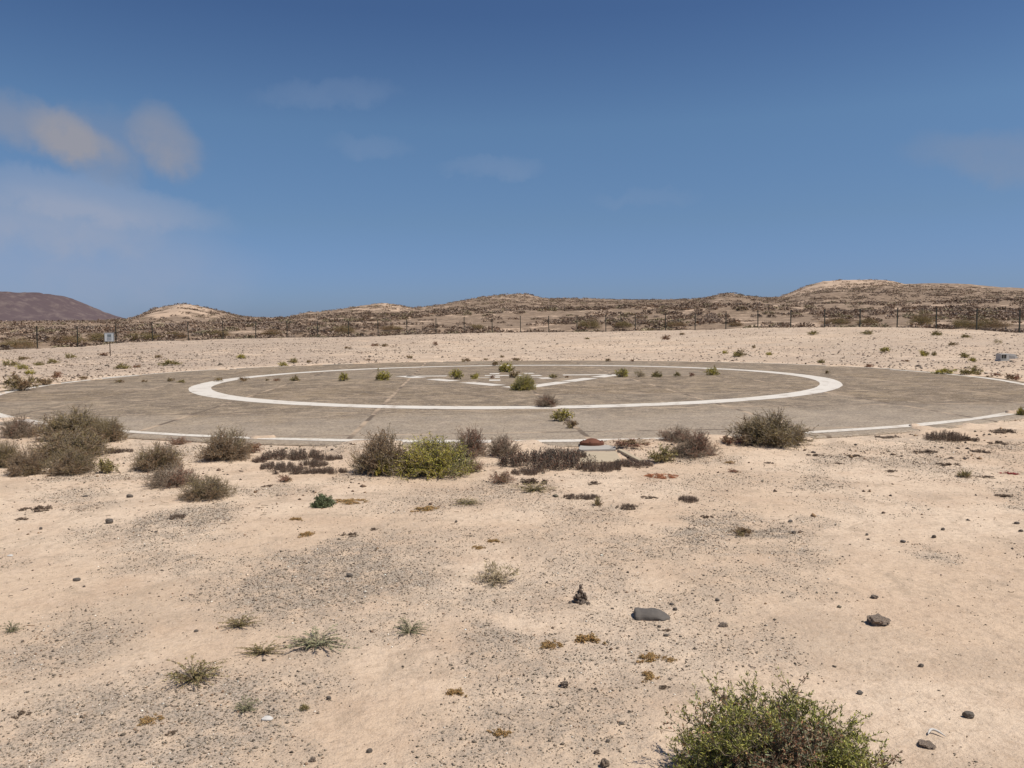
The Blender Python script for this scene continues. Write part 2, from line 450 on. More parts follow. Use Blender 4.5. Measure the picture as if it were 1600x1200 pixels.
# profile rows: px -> py on the right-hand flank
ZC = 1500.0; cxc = (-45 - 800) * ZC / F
flank = [(-45, 455.5), (20, 457), (55, 458.5), (82, 462), (100, 468), (125, 480), (150, 491), (172, 499), (200, 506)]
pr = [(abs((p - 800) * ZC / F - cxc), z_at(p, q, ZC)) for p, q in flank] + [(430, -6)]
pr_r = [a for a, b_ in pr]; pr_z = [b_ for a, b_ in pr]
th = np.linspace(0, 2 * np.pi, 181)[:-1]; rr = np.linspace(0, 430, 70)
TH, RR = np.meshgrid(th, rr)
gul = (vnoise(TH * 30 + 7, RR * 0.02, 1.0, 61, 3) - 0.5) * 15 * sstep(60, 200, RR) + (vnoise(RR * np.cos(TH), RR * np.sin(TH), 45, 63, 4) - 0.5) * 4
stretch = 1 + 0.12 * np.cos(TH * 2 + 1)
cx_ = RR * np.cos(TH); cy_ = RR * np.sin(TH) * 1.1
cz_ = np.interp(RR, pr_r, pr_z) + gul * np.clip(np.interp(RR, pr_r, pr_z) / 40, 0, 1)
V = np.stack([cx_.ravel(), cy_.ravel(), cz_.ravel()], 1)
idx = np.arange(V.shape[0]).reshape(70, 180)
f4 = np.stack([idx[:-1], np.roll(idx[:-1], -1, 1), np.roll(idx[1:], -1, 1), idx[1:]], -1).reshape(-1, 4)[:, ::-1]
cone = link("hills", np_mesh("hills", V, f4, m_cone, smooth=True), loc=(cxc, ZC, 0))
tag(cone, kind='structure')

# ------------------------------------------------------------------ landing pad and its paint
def disc_mesh(name, r_out, h, mat, nseg=256, bottom=-0.10):
    bm = bmesh.new()
    rings = []
    for rr_, zz in ((r_out * 0.5, h), (r_out - 0.03, h), (r_out, h - 0.02), (r_out, bottom)):
        rings.append([bm.verts.new((rr_ * math.cos(2 * math.pi * i / nseg), rr_ * math.sin(2 * math.pi * i / nseg), zz)) for i in range(nseg)])
    bm.faces.new(rings[0])
    for a, b_ in zip(rings, rings[1:]):
        for i in range(nseg):
            j = (i + 1) % nseg
            bm.faces.new((a[i], b_[i], b_[j], a[j]))
    me = bpy.data.meshes.new(name); bmesh.ops.recalc_face_normals(bm, faces=bm.faces); bm.to_mesh(me); bm.free()
    me.materials.append(mat)
    return me
PZ = 0.03
pad = link("landing_pad", disc_mesh("landing_pad", R2 + 0.3, PZ, m_pad), loc=(PCX, PCY, 0))
pad.rotation_euler.z = PAD_ROT
tag(pad, kind='structure')

def annulus(name, ra, rb, z, a0=0, a1=360, wobble=0.03, mat=None):
    k = int((a1 - a0) * 2)
    t = R(1) * np.linspace(a0, a1, k + 1)
    wa = (vnoise(t * 9, t * 0 + 3, 1, 71, 3) - 0.5) * wobble * 2; wb = (vnoise(t * 9, t * 0 + 9, 1, 73, 3) - 0.5) * wobble * 2
    V = np.concatenate([np.stack([(ra + wa) * np.sin(t), (ra + wa) * np.cos(t), t * 0 + z], 1), np.stack([(rb + wb) * np.sin(t), (rb + wb) * np.cos(t), t * 0 + z], 1)])
    i = np.arange(k); f = np.stack([i, i + 1, i + 1 + k + 1, i + k + 1], 1)[:, ::-1]
    f = f[:, ::-1] if rb < ra else f
    o = link(name, np_mesh(name, V, f[:, ::-1], mat or m_paint), loc=(PCX, PCY, 0))
    tag(o, kind='structure')
    return o
m_paint2, n, bs = material("flaked_border_paint")
P = coords(n)
pc = n.mix(n.noise(P, 0.9, 4), (0.70, 0.64, 0.55), (0.58, 0.51, 0.42))
pc = n.mix(n.ramp(n.noise(P, 1.6, 8, 0.75), 0.53, 0.63, 0, 0.75), pc, (0.44, 0.35, 0.25))
pc = n.mix(n.ramp(n.noise(P, 14, 5, 0.75), 0.52, 0.62, 0, 0.6), pc, (0.36, 0.29, 0.21))
n.put(bs.inputs['Base Color'], pc); bs.inputs['Roughness'].default_value = 0.85
annulus("painted_ring", R3, R1, PZ + 0.004)
annulus("painted_border", R2 - 0.22, R2 + 0.0, PZ + 0.0045, 75, 285, .05, m_paint2)
annulus("painted_border", R2 + 0.10, R2 + 0.27, PZ + 0.005, -84, -28, .05, m_paint2)
annulus("painted_border", R2 + 0.12, R2 + 0.25, PZ + 0.005, 30, 74, .05, m_paint2)

def flat_polys(name, polys, z):
    V = []; Fc = []
    bm = bmesh.new()
    for p in polys:
        vs = [bm.verts.new((a, b_, z)) for a, b_ in p]
        fc = bm.faces.new(vs)
        if fc.normal.z < 0: fc.normal_flip()
    bm.normal_update()
    for fc in bm.faces:
        if fc.normal.z < 0: fc.normal_flip()
    me = bpy.data.meshes.new(name); bm.to_mesh(me); bm.free(); me.materials.append(m_paint)
    o = link(name, me); tag(o, kind='structure'); return o
def P2(px, py):
    a, b_, c_ = G(px, py); return (a, b_)
def dash(p, q, wd, parts):
    (x0, y0), (x1, y1) = p, q
    L = math.hypot(x1 - x0, y1 - y0); dx, dy = (x1 - x0) / L, (y1 - y0) / L
    nx, ny = -dy * wd / 2, dx * wd / 2
    out = []
    for a, b_ in parts:
        ax, ay = x0 + dx * L * a, y0 + dy * L * a; bx, by = x0 + dx * L * b_, y0 + dy * L * b_
        out.append([(ax + nx, ay + ny), (bx + nx, by + ny), (bx - nx, by - ny), (ax - nx, ay - ny)])
    return out
vl, vr, vb = P2(632, 589.5), P2(962, 586.8), P2(818, 608)
tri = dash(vl, vb, 0.50, [(-.03, .16), (.28, .47), (.58, .83), (.9, 1.0)]) + dash(vb, vr, 0.50, [(0.02, .38), (.42, .68), (.76, 1.0)])
tri += dash(vl, vr, 0.42, [(.01, .20), (.38, .56), (.75, .98)])
flat_polys("painted_triangle", tri, PZ + 0.004)
hh = dash((-0.62, 28.4), (-0.52, 24.2), 0.34, [(0, .16), (.50, .63), (.86, 1)])
hh += dash((0.55, 28.4), (1.10, 25.0), 0.34, [(0, .16), (.40, .56), (.80, 1)])
hh += dash((-1.15, 25.9), (1.0, 25.75), 0.16, [(0, .2), (.52, .66), (.8, .93)])
flat_polys("painted_letter_h", hh, PZ + 0.0052)

# ------------------------------------------------------------------ plant materials (each leaf keeps its own colour in "tint")
def leaf_material(name, rough=0.75, trans=0.0):
    m, n, bs = material(name)
    n.put(bs.inputs['Base Color'], n.attr('tint', 'Color'))  # true leaf / stone colour per piece
    bs.inputs['Roughness'].default_value = rough
    bs.inputs['Specular IOR Level'].default_value = 0.2
    return m
m_leaf = leaf_material("leaves")
m_twig, n, bs = material("dry_twigs")
tco = n.new('ShaderNodeTexCoord')
n.put(bs.inputs['Base Color'], n.mix(n.noise(tco.outputs['Object'], 6, 4), (0.17, 0.13, 0.09), (0.34, 0.27, 0.19)))
bs.inputs['Roughness'].default_value = 0.9

def unit(v):
    return v / (np.linalg.norm(v, axis=-1, keepdims=True) + 1e-9)
def tubes(P, rad, sides=3):
    """P: M x K x 3 polylines, rad: K radii -> verts, quads"""
    M, K, _ = P.shape
    d = np.gradient(P, axis=1); d = unit(d)
    ref = np.where(np.abs(d[..., 2:3]) > 0.9, np.array([1.0, 0, 0]), np.array([0, 0, 1.0]))
    a = unit(np.cross(d, ref)); b_ = np.cross(d, a)
    t = 2 * np.pi * np.arange(sides) / sides
    rad = np.broadcast_to(rad, (M, K))
    V = P[:, :, None] + rad[:, :, None, None] * (a[:, :, None] * np.cos(t)[None, None, :, None] + b_[:, :, None] * np.sin(t)[None, None, :, None])
    idx = np.arange(M * K * sides).reshape(M, K, sides)
    q = np.stack([idx[:, :-1], np.roll(idx[:, :-1], -1, 2), np.roll(idx[:, 1:], -1, 2), idx[:, 1:]], -1)
    return V.reshape(-1, 3), q.reshape(-1, 4)
def blades(p, d, l, wd):
    """one slightly folded narrow leaf per point: two quads sharing a raised middle line"""
    N = len(p)
    d = unit(d); r_ = unit(rng.normal(size=(N, 3))); s = unit(np.cross(d, r_)); up = np.cross(s, d)
    l = np.broadcast_to(l, (N,))[:, None]; wd = np.broadcast_to(wd, (N,))[:, None]
    mid_ = p + d * l * 0.5
    V = np.stack([p, mid_ + s * wd * 0.5 - up * wd * 0.2, p + d * l, mid_ - s * wd * 0.5 - up * wd * 0.2], 1)
    idx = np.arange(N * 4).reshape(N, 4)
    return V.reshape(-1, 3), idx
def pick(pal, N, jitter=0.18, wts=None):
    pal = np.array(pal, float)
    k = rng.choice(len(pal), N, p=wts)
    return np.clip(pal[k] * (1 + rng.normal(0, jitter, (N, 1))), 0.01, 0.9), k

def bush_meshes(name, n_main=60, n_sub=9, n_leaf=7, leaf=(0.05, 0.010), twig_r=0.006, pal=((.2, .15, .1),), pal2=None,
                flat=1.0, lobes=0.25, spread=0.62, clump=0.55, sub_len=0.26, droop=0.0, leaf_up=0.3, low=0.15):
    """unit bush: radius about 1 across the ground, height about 1"""
    th = rng.uniform(0, 2 * np.pi, n_main)
    ph = np.arcsin(np.clip(rng.uniform(low, 1, n_main), 0, 1))
    ph = np.clip(ph, 0.05, 1.5)
    d = np.stack([np.cos(th) * np.cos(ph), np.sin(th) * np.cos(ph), np.sin(ph)], 1)
    seedv = rng.uniform(0, 100)
    lob = 1 + lobes * 2 * (vnoise(d[:, 0] * 2.2 + seedv, d[:, 1] * 2.2 + d[:, 2] * 1.7 + seedv, 1.0, 5, 2) - 0.5)
    L = lob * rng.uniform(0.62, 0.90, n_main)
    K = 5
    t = np.linspace(0, 1, K)[None, :, None]
    base = np.stack([rng.normal(0, .10, n_main), rng.normal(0, .10, n_main), np.zeros(n_main)], 1)[:, None]
    wig = rng.normal(0, 0.05, (n_main, K, 3)) * t
    P = base * (1 - t) + d[:, None] * (L[:, None, None] * t) + wig
    P[..., 2] += 0.10 * np.sin(np.pi * t[..., 0]) * (1 - d[:, 2:3]) - droop * t[..., 0] ** 2
    P[..., 2] = np.maximum(P[..., 2], 0.01)
    Vs, Fs = tubes(P, np.linspace(1.0, 0.35, K)[None] * twig_r * 1.6)
    # side twigs
    m = n_main * n_sub
    mi = np.repeat(np.arange(n_main), n_sub)
    tt = rng.uniform(0.30, 1.0, m) ** 0.8
    seg = np.clip((tt * (K - 1)).astype(int), 0, K - 2); fr = tt * (K - 1) - seg
    p0 = P[mi, seg] * (1 - fr[:, None]) + P[mi, seg + 1] * fr[:, None]
    sdv = unit(d[mi] * .55 + rng.normal(0, spread, (m, 3)) + np.array([0, 0, 0.12]))
    sl = sub_len * rng.uniform(0.5, 1.1, m)
    k2 = 3
    t2 = np.linspace(0, 1, k2)[None, :, None]
    S = p0[:, None] + sdv[:, None] * sl[:, None, None] * t2 + rng.normal(0, 0.02, (m, k2, 3)) * t2
    S[..., 2] = np.maximum(S[..., 2], 0.008)
    V2, F2 = tubes(S, np.linspace(1.0, 0.4, k2)[None] * twig_r)
    Vst = np.vstack([Vs, V2]); Fst = np.vstack([Fs, F2 + len(Vs)])
    # leaves along the side twigs
    N = m * n_leaf
    li = np.repeat(np.arange(m), n_leaf)
    lt = rng.uniform(0.1, 1.08, N)[:, None]
    lp = S[li, 0] * (1 - lt) + S[li, -1] * lt
    ld = unit(sdv[li] * .8 + rng.normal(0, 0.85, (N, 3)) + np.array([0, 0, leaf_up]))
    ll = leaf[0] * rng.uniform(0.5, 1.3, N)
    lp[:, 2] = np.maximum(lp[:, 2], 0.01)
    Vl, Fl = blades(lp, ld, ll, leaf[1] * rng.uniform(0.7, 1.3, N))
    col, _ = pick(pal, N)
    if pal2 is not None:      # clumps of another colour in their own places on the plant
        cl = vnoise(lp[:, 0] * 1.0 + seedv + lp[:, 2], lp[:, 1] * 1.0 + seedv, clump, 9, 2)
        c2, _ = pick(pal2, N)
        msk = sstep(0.50, 0.62, cl)[:, None] > rng.uniform(0, 1, (N, 1))
        col = np.where(msk, c2, col)
    Vst[:, 2] *= flat; Vl[:, 2] *= flat
    st = np_mesh(name + "_stems", Vst, Fst, m_twig)
    lf = np_mesh(name + "_foliage", Vl, Fl, m_leaf, {'tint': ('FACE', 'FLOAT_COLOR', rgba(col))})
    return st, lf

DRY = ((0.236, 0.149, 0.08), (0.298, 0.19, 0.103), (0.181, 0.112, 0.063), (0.369, 0.242, 0.128), (0.251, 0.172, 0.087))
DRYG = ((0.234, 0.175, 0.078), (0.265, 0.209, 0.087), (0.179, 0.135, 0.061), (0.342, 0.256, 0.118))
GREY = ((0.254, 0.181, 0.121), (0.329, 0.237, 0.162), (0.195, 0.138, 0.096), (0.239, 0.175, 0.112))
RED = ((0.292, 0.143, 0.093), (0.361, 0.186, 0.117), (0.223, 0.122, 0.08))
LIME = ((0.398, 0.354, 0.058), (0.5, 0.428, 0.079), (0.295, 0.27, 0.05), (0.588, 0.466, 0.109), (0.353, 0.331, 0.066))
LIMED = ((0.218, 0.241, 0.072), (0.31, 0.299, 0.099), (0.38, 0.31, 0.11))
OLIVE = ((0.253, 0.225, 0.083), (0.338, 0.281, 0.108), (0.193, 0.158, 0.069), (0.399, 0.316, 0.137))
GREEN = ((0.272, 0.279, 0.066), (0.351, 0.338, 0.081), (0.201, 0.211, 0.059), (0.438, 0.391, 0.102), (0.298, 0.3, 0.107))
MAT = ((0.057, 0.04, 0.035), (0.081, 0.056, 0.046), (0.044, 0.033, 0.029), (0.101, 0.074, 0.058), (0.067, 0.056, 0.044))
STRAW = ((.42, .33, .19), (.33, .26, .15), (.50, .40, .25), (.27, .21, .12))

kinds = {}
def variants(kind, k, **kw):
    kinds[kind] = [bush_meshes(kind, **kw) for _ in range(k)]
variants('dry', 4, n_main=150, n_sub=12, n_leaf=13, leaf=(.042, .0095), pal=DRY, pal2=DRYG, lobes=.14, low=.02)
variants('dryg', 3, n_main=150, n_sub=12, n_leaf=13, leaf=(.040, .010), pal=DRYG, pal2=DRY, lobes=.14, low=.02)
variants('grey', 3, n_main=120, n_sub=10, n_leaf=11, leaf=(.044, .010), pal=GREY, pal2=RED, lobes=.2, low=.02)
variants('red', 2, n_main=50, n_sub=8, n_leaf=7, leaf=(.09, .018), pal=RED, pal2=DRY, lobes=.5)
variants('lime', 2, n_main=150, n_sub=12, n_leaf=14, leaf=(.050, .012), pal=LIME, pal2=LIMED, lobes=.14, low=.02)
variants('limetuft', 3, n_main=32, n_sub=7, n_leaf=8, leaf=(.16, .042), pal=LIME, pal2=OLIVE, lobes=.5, twig_r=.01)
variants('drytuft', 3, n_main=30, n_sub=7, n_leaf=8, leaf=(.16, .036), pal=DRY, pal2=DRYG, lobes=.5, twig_r=.01)
variants('olivetuft', 3, n_main=30, n_sub=7, n_leaf=8, leaf=(.17, .042), pal=OLIVE, pal2=DRYG, lobes=.6, twig_r=.01)
variants('reddish', 2, n_main=30, n_sub=7, n_leaf=8, leaf=(.16, .036), pal=RED, pal2=DRY, lobes=.6, twig_r=.01)
variants('straw', 2, n_main=26, n_sub=5, n_leaf=6, leaf=(.26, .022), pal=STRAW, pal2=OLIVE, lobes=.5, twig_r=.009, leaf_up=.6)

def mat_meshes(name, n_clump=120, pal=MAT, wood=True, size=0.05, tall=1.0, gap=.42):
    """low creeping succulent: runners on the ground with knots of short fat leaves"""
    k = n_clump * 9
    xy = rng.uniform(-1, 1, (k, 2)); q = np.hypot(xy[:, 0], xy[:, 1])
    sd_ = rng.uniform(0, 50)
    keep = (q < 1) & (vnoise(xy[:, 0] * 1.6 + sd_, xy[:, 1] + sd_, .42, 13, 3) > gap + .10 + .22 * q)
    xy = xy[keep][:n_clump]; nC = len(xy)
    nl = 16
    ci = np.repeat(np.arange(nC), nl)
    hh_ = rng.uniform(.12, 1.0, nC) * (.25 + .85 * vnoise(xy[:, 0] * 2 + sd_, xy[:, 1] * 2, .5, 17, 2)) * (1.15 - .6 * np.hypot(xy[:, 0], xy[:, 1]))
    p = np.zeros((nC * nl, 3)); p[:, :2] = xy[ci] + rng.normal(0, size * .55, (nC * nl, 2))
    p[:, 2] = hh_[ci] * rng.uniform(0.0, 0.75, nC * nl) * tall
    d = rng.normal(0, .7, (nC * nl, 3)); d[:, 2] = np.abs(d[:, 2]) + .35
    d = unit(d)
    l = size * rng.uniform(.7, 1.4, nC * nl)
    # fat leaves as small double pyramids
    N = len(p); s = unit(np.cross(d, unit(rng.normal(size=(N, 3))))); v = np.cross(d, s); r_ = (l * .28)[:, None]
    zs = np.array([1, 1, 1.0])
    m_ = p + d * (l * .6)[:, None]
    tip = p + d * l[:, None]
    ring_ = [m_ + s * r_, m_ + v * r_, m_ - s * r_, m_ - v * r_]
    V = np.stack([p] + ring_ + [tip], 1)
    idx = np.arange(N)[:, None] * 6
    fcs = np.concatenate([np.concatenate([idx + 0, idx + 1 + (i + 1) % 4, idx + 1 + i], 1) for i in range(4)]
                         + [np.concatenate([idx + 5, idx + 1 + i, idx + 1 + (i + 1) % 4], 1) for i in range(4)])
    col, _ = pick(pal, N)
    col = np.tile(col, (8, 1))
    V = V.reshape(-1, 3); V[:, 2] = np.maximum(V[:, 2], 0)
    lf = np_mesh(name + "_leaves", V, fcs, m_leaf, {'tint': ('FACE', 'FLOAT_COLOR', rgba(col))})
    # runners
    nr_ = max(6, nC // 5)
    a = xy[rng.integers(0, nC, nr_)]; b_ = xy[rng.integers(0, nC, nr_)]
    sh = np.hypot(*(a - b_).T); b_ = a + (b_ - a) * np.minimum(1, .5 / (sh + 1e-6))[:, None]
    t = np.linspace(0, 1, 5)[None, :, None]
    Pp = np.zeros((nr_, 5, 3)); Pp[..., :2] = a[:, None] * (1 - t) + b_[:, None] * t + rng.normal(0, .025, (nr_, 5, 2))
    Pp[..., 2] = .12
    Vs, Fs = tubes(Pp, np.full((1, 5), .008))
    st = np_mesh(name + "_runners", Vs, Fs, m_twig)
    return st, lf
def heath_meshes(name, n_clump=280, pal=MAT, pal2=RED, per=46):
    k = n_clump * 6
    xy = rng.uniform(-1, 1, (k, 2)); q = np.hypot(xy[:, 0], xy[:, 1]); sd_ = rng.uniform(0, 50)
    nz = vnoise(xy[:, 0] * 1.8 + sd_, xy[:, 1] + sd_, .45, 13, 3)
    keep = (q < 1) & (nz > .30 + .20 * q ** 2)
    xy = xy[keep][:n_clump]; nz = nz[keep][:n_clump]; M = len(xy)
    hc = rng.uniform(.3, 1.0, M) * (1.1 - .5 * np.hypot(xy[:, 0], xy[:, 1])); rc_ = rng.uniform(.035, .085, M)
    ci = np.repeat(np.arange(M), per); K = len(ci)
    a = rng.uniform(0, 6.28, K); c = rng.uniform(0, 1, K)
    p = np.stack([xy[ci, 0] + np.cos(a) * (1 - c * .6) * rc_[ci] * rng.uniform(.2, 1, K), xy[ci, 1] + np.sin(a) * (1 - c * .6) * rc_[ci] * rng.uniform(.2, 1, K), c * hc[ci] * .85], 1)
    d = unit(np.stack([np.cos(a) * .07, np.sin(a) * .07, .25 + .3 * c], 1) * np.array([1, 1, .3]) + rng.normal(0, .04, (K, 3)))
    V, Fc = blades(p, d, rng.uniform(.025, .055, K), .016)
    V[:, 2] = np.maximum(V[:, 2], 0)
    col, _ = pick(pal, K); c2, _ = pick(pal2, K)
    col = np.where(rng.uniform(0, 1, (K, 1)) < .22, c2, col)
    lf = np_mesh(name + "_foliage", V, Fc, m_leaf, {'tint': ('FACE', 'FLOAT_COLOR', rgba(col))})
    nr_ = M
    Pp = np.zeros((nr_, 3, 3)); Pp[:, :, :2] = xy[:, None]; Pp[:, 1:, :2] += rng.normal(0, .03, (nr_, 2, 2)); Pp[:, 1, 2] = hc * .4; Pp[:, 2, 2] = hc * .8
    Vs, Fs = tubes(Pp, np.full((1, 3), .006))
    return np_mesh(name + "_stems", Vs, Fs, m_twig), lf
OCHRE = ((.36, .20, .075), (.42, .26, .10), (.27, .15, .06), (.33, .23, .10), (.24, .17, .08))
BRICK = ((.42, .15, .07), (.50, .20, .09), (.30, .11, .06), (.38, .20, .10))
BROWN = ((.14, .095, .065), (.18, .12, .08), (.10, .07, .05), (.21, .16, .11))
REDS = ((.38, .05, .05), (.28, .05, .045), (.20, .07, .05))
kinds['mat'] = [heath_meshes('mat') for _ in range(4)]
kinds['ochre'] = [mat_meshes('ochre', 34, OCHRE, size=.14, gap=.36) for _ in range(3)]
kinds['brick'] = [mat_meshes('brick', 90, BRICK, size=.10, gap=.25)]
kinds['redmat'] = [mat_meshes('redmat', 50, REDS, size=.13, gap=.25)]
kinds['brown'] = [mat_meshes('brown', 40, BROWN, size=.13, gap=.36) for _ in range(3)]

def sprawl_meshes(name, n=26, pal=OLIVE, up=.25):
    """ground-hugging herb: thin stems radiating from one root with short leaves along them"""
    th = rng.uniform(0, 2 * np.pi, n); K = 6; t = np.linspace(0, 1, K)[None, :, None]
    L = rng.uniform(.35, 1.05, n)
    d = np.stack([np.cos(th), np.sin(th), np.full(n, 0.0)], 1)
    bend = np.stack([-np.sin(th), np.cos(th), th * 0], 1) * rng.normal(0, .18, (n, 1))
    P = d[:, None] * L[:, None, None] * t + bend[:, None] * t ** 2
    lift = rng.uniform(.1, 1.0, n)
    P[..., 2] = lift[:, None] * np.sin(t[..., 0] * 1.9) * .8 + .02
    Vs, Fs = tubes(P, np.linspace(1, .4, K)[None] * .012)
    per = 46; N = n * per; ci = np.repeat(np.arange(n), per); lt = rng.uniform(.12, 1, N)
    seg = np.clip((lt * (K - 1)).astype(int), 0, K - 2); fr = (lt * (K - 1) - seg)[:, None]
    p = P[ci, seg] * (1 - fr) + P[ci, seg + 1] * fr
    V, Fc = blades(p, d[ci] + rng.normal(0, .6, (N, 3)) + np.array([0, 0, up]), rng.uniform(.05, .12, N), .028)
    V[:, 2] = np.maximum(V[:, 2], 0)
    col, _ = pick(pal, N)
    return (np_mesh(name + "_stems", Vs, Fs, m_twig), np_mesh(name + "_leaves", V, Fc, m_leaf, {'tint': ('FACE', 'FLOAT_COLOR', rgba(col))}))
def tussock(name, n=90):
    a = rng.uniform(0, 6.28, n); e = rng.uniform(.25, 1.45, n)
    d = np.stack([np.cos(a) * np.cos(e), np.sin(a) * np.cos(e), np.sin(e)], 1)
    V, Fc = blades(rng.normal(0, .05, (n, 3)) * np.array([1, 1, 0]), d, rng.uniform(.5, 1.05, n), .05)
    col, _ = pick(STRAW + OLIVE[:2], n)
    V2, F2 = blades(rng.normal(0, .3, (n, 3)) * np.array([1, 1, .1]) + np.array([0, 0, .05]), rng.normal(size=(n, 3)), rng.uniform(.1, .3, n), .06)
    V2[:, 2] = np.abs(V2[:, 2]); c2, _ = pick(BROWN, n)
    V[:, 2] = np.maximum(V[:, 2], 0)
    return (np_mesh(name + '_base', V2, F2, m_leaf, {'tint': ('FACE', 'FLOAT_COLOR', rgba(c2))}), np_mesh(name + '_blades', V, Fc, m_leaf, {'tint': ('FACE', 'FLOAT_COLOR', rgba(col))}))
kinds['tussock'] = [tussock('tussock') for _ in range(2)]
SAGE = ((0.257, 0.256, 0.138), (0.317, 0.302, 0.17), (0.198, 0.189, 0.105), (0.356, 0.312, 0.178))
kinds['sprawl'] = [sprawl_meshes('sprawl', 60, OLIVE + ((.24, .22, .10), (.30, .19, .09), (.26, .17, .09), (.22, .16, .08))) for _ in range(2)]
kinds['sage'] = [sprawl_meshes('sage', 42, SAGE) for _ in range(2)]
kinds['green'] = [bush_meshes('green', n_main=120, n_sub=7, n_leaf=9, leaf=(.16, .05), pal=((.17, .20, .10), (.22, .25, .13), (.13, .15, .075)), lobes=.5, low=-0.1, twig_r=.01)]

count = {}
def plant(kind, px, py, wpx, hpx, label, cat='shrub', name='shrub', group=None, parts=True, rot=None, depth=1.0, xyz=None):
    x, y, z = G(px, py) if xyz is None else xyz
    rad = wpx / 2 * y / F * (1.24 if kind in ('dry', 'dryg', 'grey', 'lime', 'red', 'sprawl', 'sage') else 1.12)
    y2 = y + rad * 0.55 * depth
    z = ground_z(x, y2)
    h = hpx * y2 / F
    k = count.get(kind, 0); count[kind] = k + 1
    st, lf = kinds[kind][k % len(kinds[kind])]
    a = (random.uniform(0, 6.28) if depth == 1.0 else random.choice((0, math.pi))) if rot is None else rot
    if parts:
        root = bpy.data.objects.new(name, None); scene.collection.objects.link(root)
        root.empty_display_size = 0.1
        for nm, me_ in (('stems', st), ('foliage', lf)):
            c = bpy.data.objects.new(nm, me_); scene.collection.objects.link(c); c.parent = root
    else:
        root = bpy.data.objects.new(name, lf); scene.collection.objects.link(root)
    root.location = (x, y2, z - 0.02 * h)
    root.rotation_euler = (0, 0, a)
    root.scale = (rad, rad * depth, h)
    tag(root, label, cat, group)
    return root

# ------------------------------------------------------------------ shrubs along the near rim and on the left
EDGE = 'shrubs along the near rim of the landing pad'
# kind, px, base row, width, height, depth, label
SHR = [
 ('dryg', 98, 690, 118, 54, 1, "tallest rounded grey-green shrub at the back of the big left-hand clump"),
 ('dry', 160, 692, 54, 44, 1, "rightmost dark shrub of the left clump, against the white pad border"),
 ('grey', 18, 686, 66, 38, 1, "greyish shrub at the back left corner of the left clump, by the frame"),
 ('dry', 86, 720, 118, 50, 1, "wide brown shrub in the middle of the left-hand clump"),
 ('dryg', 96, 744, 76, 46, 1, "front middle shrub of the left clump, standing on bare sand"),
 ('dry', 30, 746, 62, 46, 1, "front left shrub of the left clump, on bare sand"),
 ('dryg', -2, 732, 46, 50, 1, "olive-brown shrub of the left clump cut off by the left frame edge"),
 ('olivetuft', 163, 741, 36, 25, 1, "small pale green bush just right of the left-hand clump"),
 ('dry', 237, 737, 78, 46, 1, "upper shrub of the three brown ones in a diagonal row left of centre"),
 ('grey', 258, 763, 82, 38, 1, "middle shrub of the three in a diagonal row, loose and greyish"),
 ('dry', 314, 784, 76, 41, 1, "lowest and nearest of the three brown shrubs in a diagonal row"),
 ('red', 272, 698, 38, 18, 1, "small reddish shrub beside the white border, between left clump and dark bush"),
 ('dry', 346, 722, 78, 54, 1, "dark brown spiky-topped shrub on the white border left of centre"),
 ('reddish', 392, 708, 34, 17, 1, "low reddish plant at the right foot of the spiky-topped shrub"),
 ('dry', 592, 743, 90, 78, 1, "tall dark brown shrub directly left of the yellow-green bush"),
 ('limetuft', 597, 744, 36, 25, 1, "small green growth at the foot of the tall dark brown shrub"),
 ('lime', 674, 747, 120, 66, 1, "bright yellow-green bush in front of the pad, centre left"),
 ('grey', 733, 716, 66, 54, 1, "grey twiggy shrub behind the right shoulder of the yellow-green bush"),
 ('grey', 786, 716, 58, 37, 1, "lower grey shrub right of the taller grey one on the pad rim"),
 ('red', 740, 739, 36, 25, 1, "purplish dry shrub touching the right side of the yellow-green bush"),
 ('red', 781, 757, 46, 25, 1, "small reddish-purple shrub standing alone right of the yellow-green bush"),
 ('grey', 1062, 698, 58, 27, 1, "smaller grey shrub of the pair right of the concrete slab, at the back"),
 ('grey', 1092, 716, 80, 47, 1, "larger grey shrub of the pair right of the concrete slab, in front"),
 ('reddish', 1142, 696, 36, 13, 1, "low reddish plant between the grey pair and the big round shrub"),
 ('dryg', 1217, 700, 128, 59, 1, "big round dark olive shrub overlapping the white border on the right"),
 ('olivetuft', 1036, 723, 54, 23, 1, "pale green and brown low bush right of the slab's angled kerb"),
 ('drytuft', 26, 613, 56, 26, 1, "grey-brown shrub at the far left rim of the pad, by the frame"),
 ('drytuft', 66, 604, 32, 14, 1, "low flat shrub on the far left pad rim, right of a bigger one"),
 ('limetuft', 1600, 652, 18, 20, 1, "green tuft at the right end of the white near border"),
]
for k, px, py, w_, h_, d_, lab in SHR:
    plant(k, px, py, w_, h_, lab, 'shrub', 'shrub', EDGE, depth=d_)

# the big green bush at the lower right, nearest to the camera
big_st, big_lf = bush_meshes('near_bush', n_main=240, n_sub=20, n_leaf=24, leaf=(.036, .0095), twig_r=.0038, pal=GREEN, pal2=((.32, .16, .09), (.24, .14, .08), (.24, .22, .11), (.20, .22, .13)),
                             lobes=.24, spread=.8, clump=.30, sub_len=.20, low=-.05, leaf_up=.5)
root = bpy.data.objects.new('shrub', None); scene.collection.objects.link(root)
for nm, me_ in (('stems', big_st), ('foliage', big_lf)):
    c = bpy.data.objects.new(nm, me_); scene.collection.objects.link(c); c.parent = root
bx, by = 0.90, 2.62
root.location = (bx, by, ground_z(bx, by) - .01); root.scale = (.435, .40, .40); root.rotation_euler.z = 2.2
tag(root, "large dense green bush with rusty twigs, nearest the camera at bottom right", 'shrub')

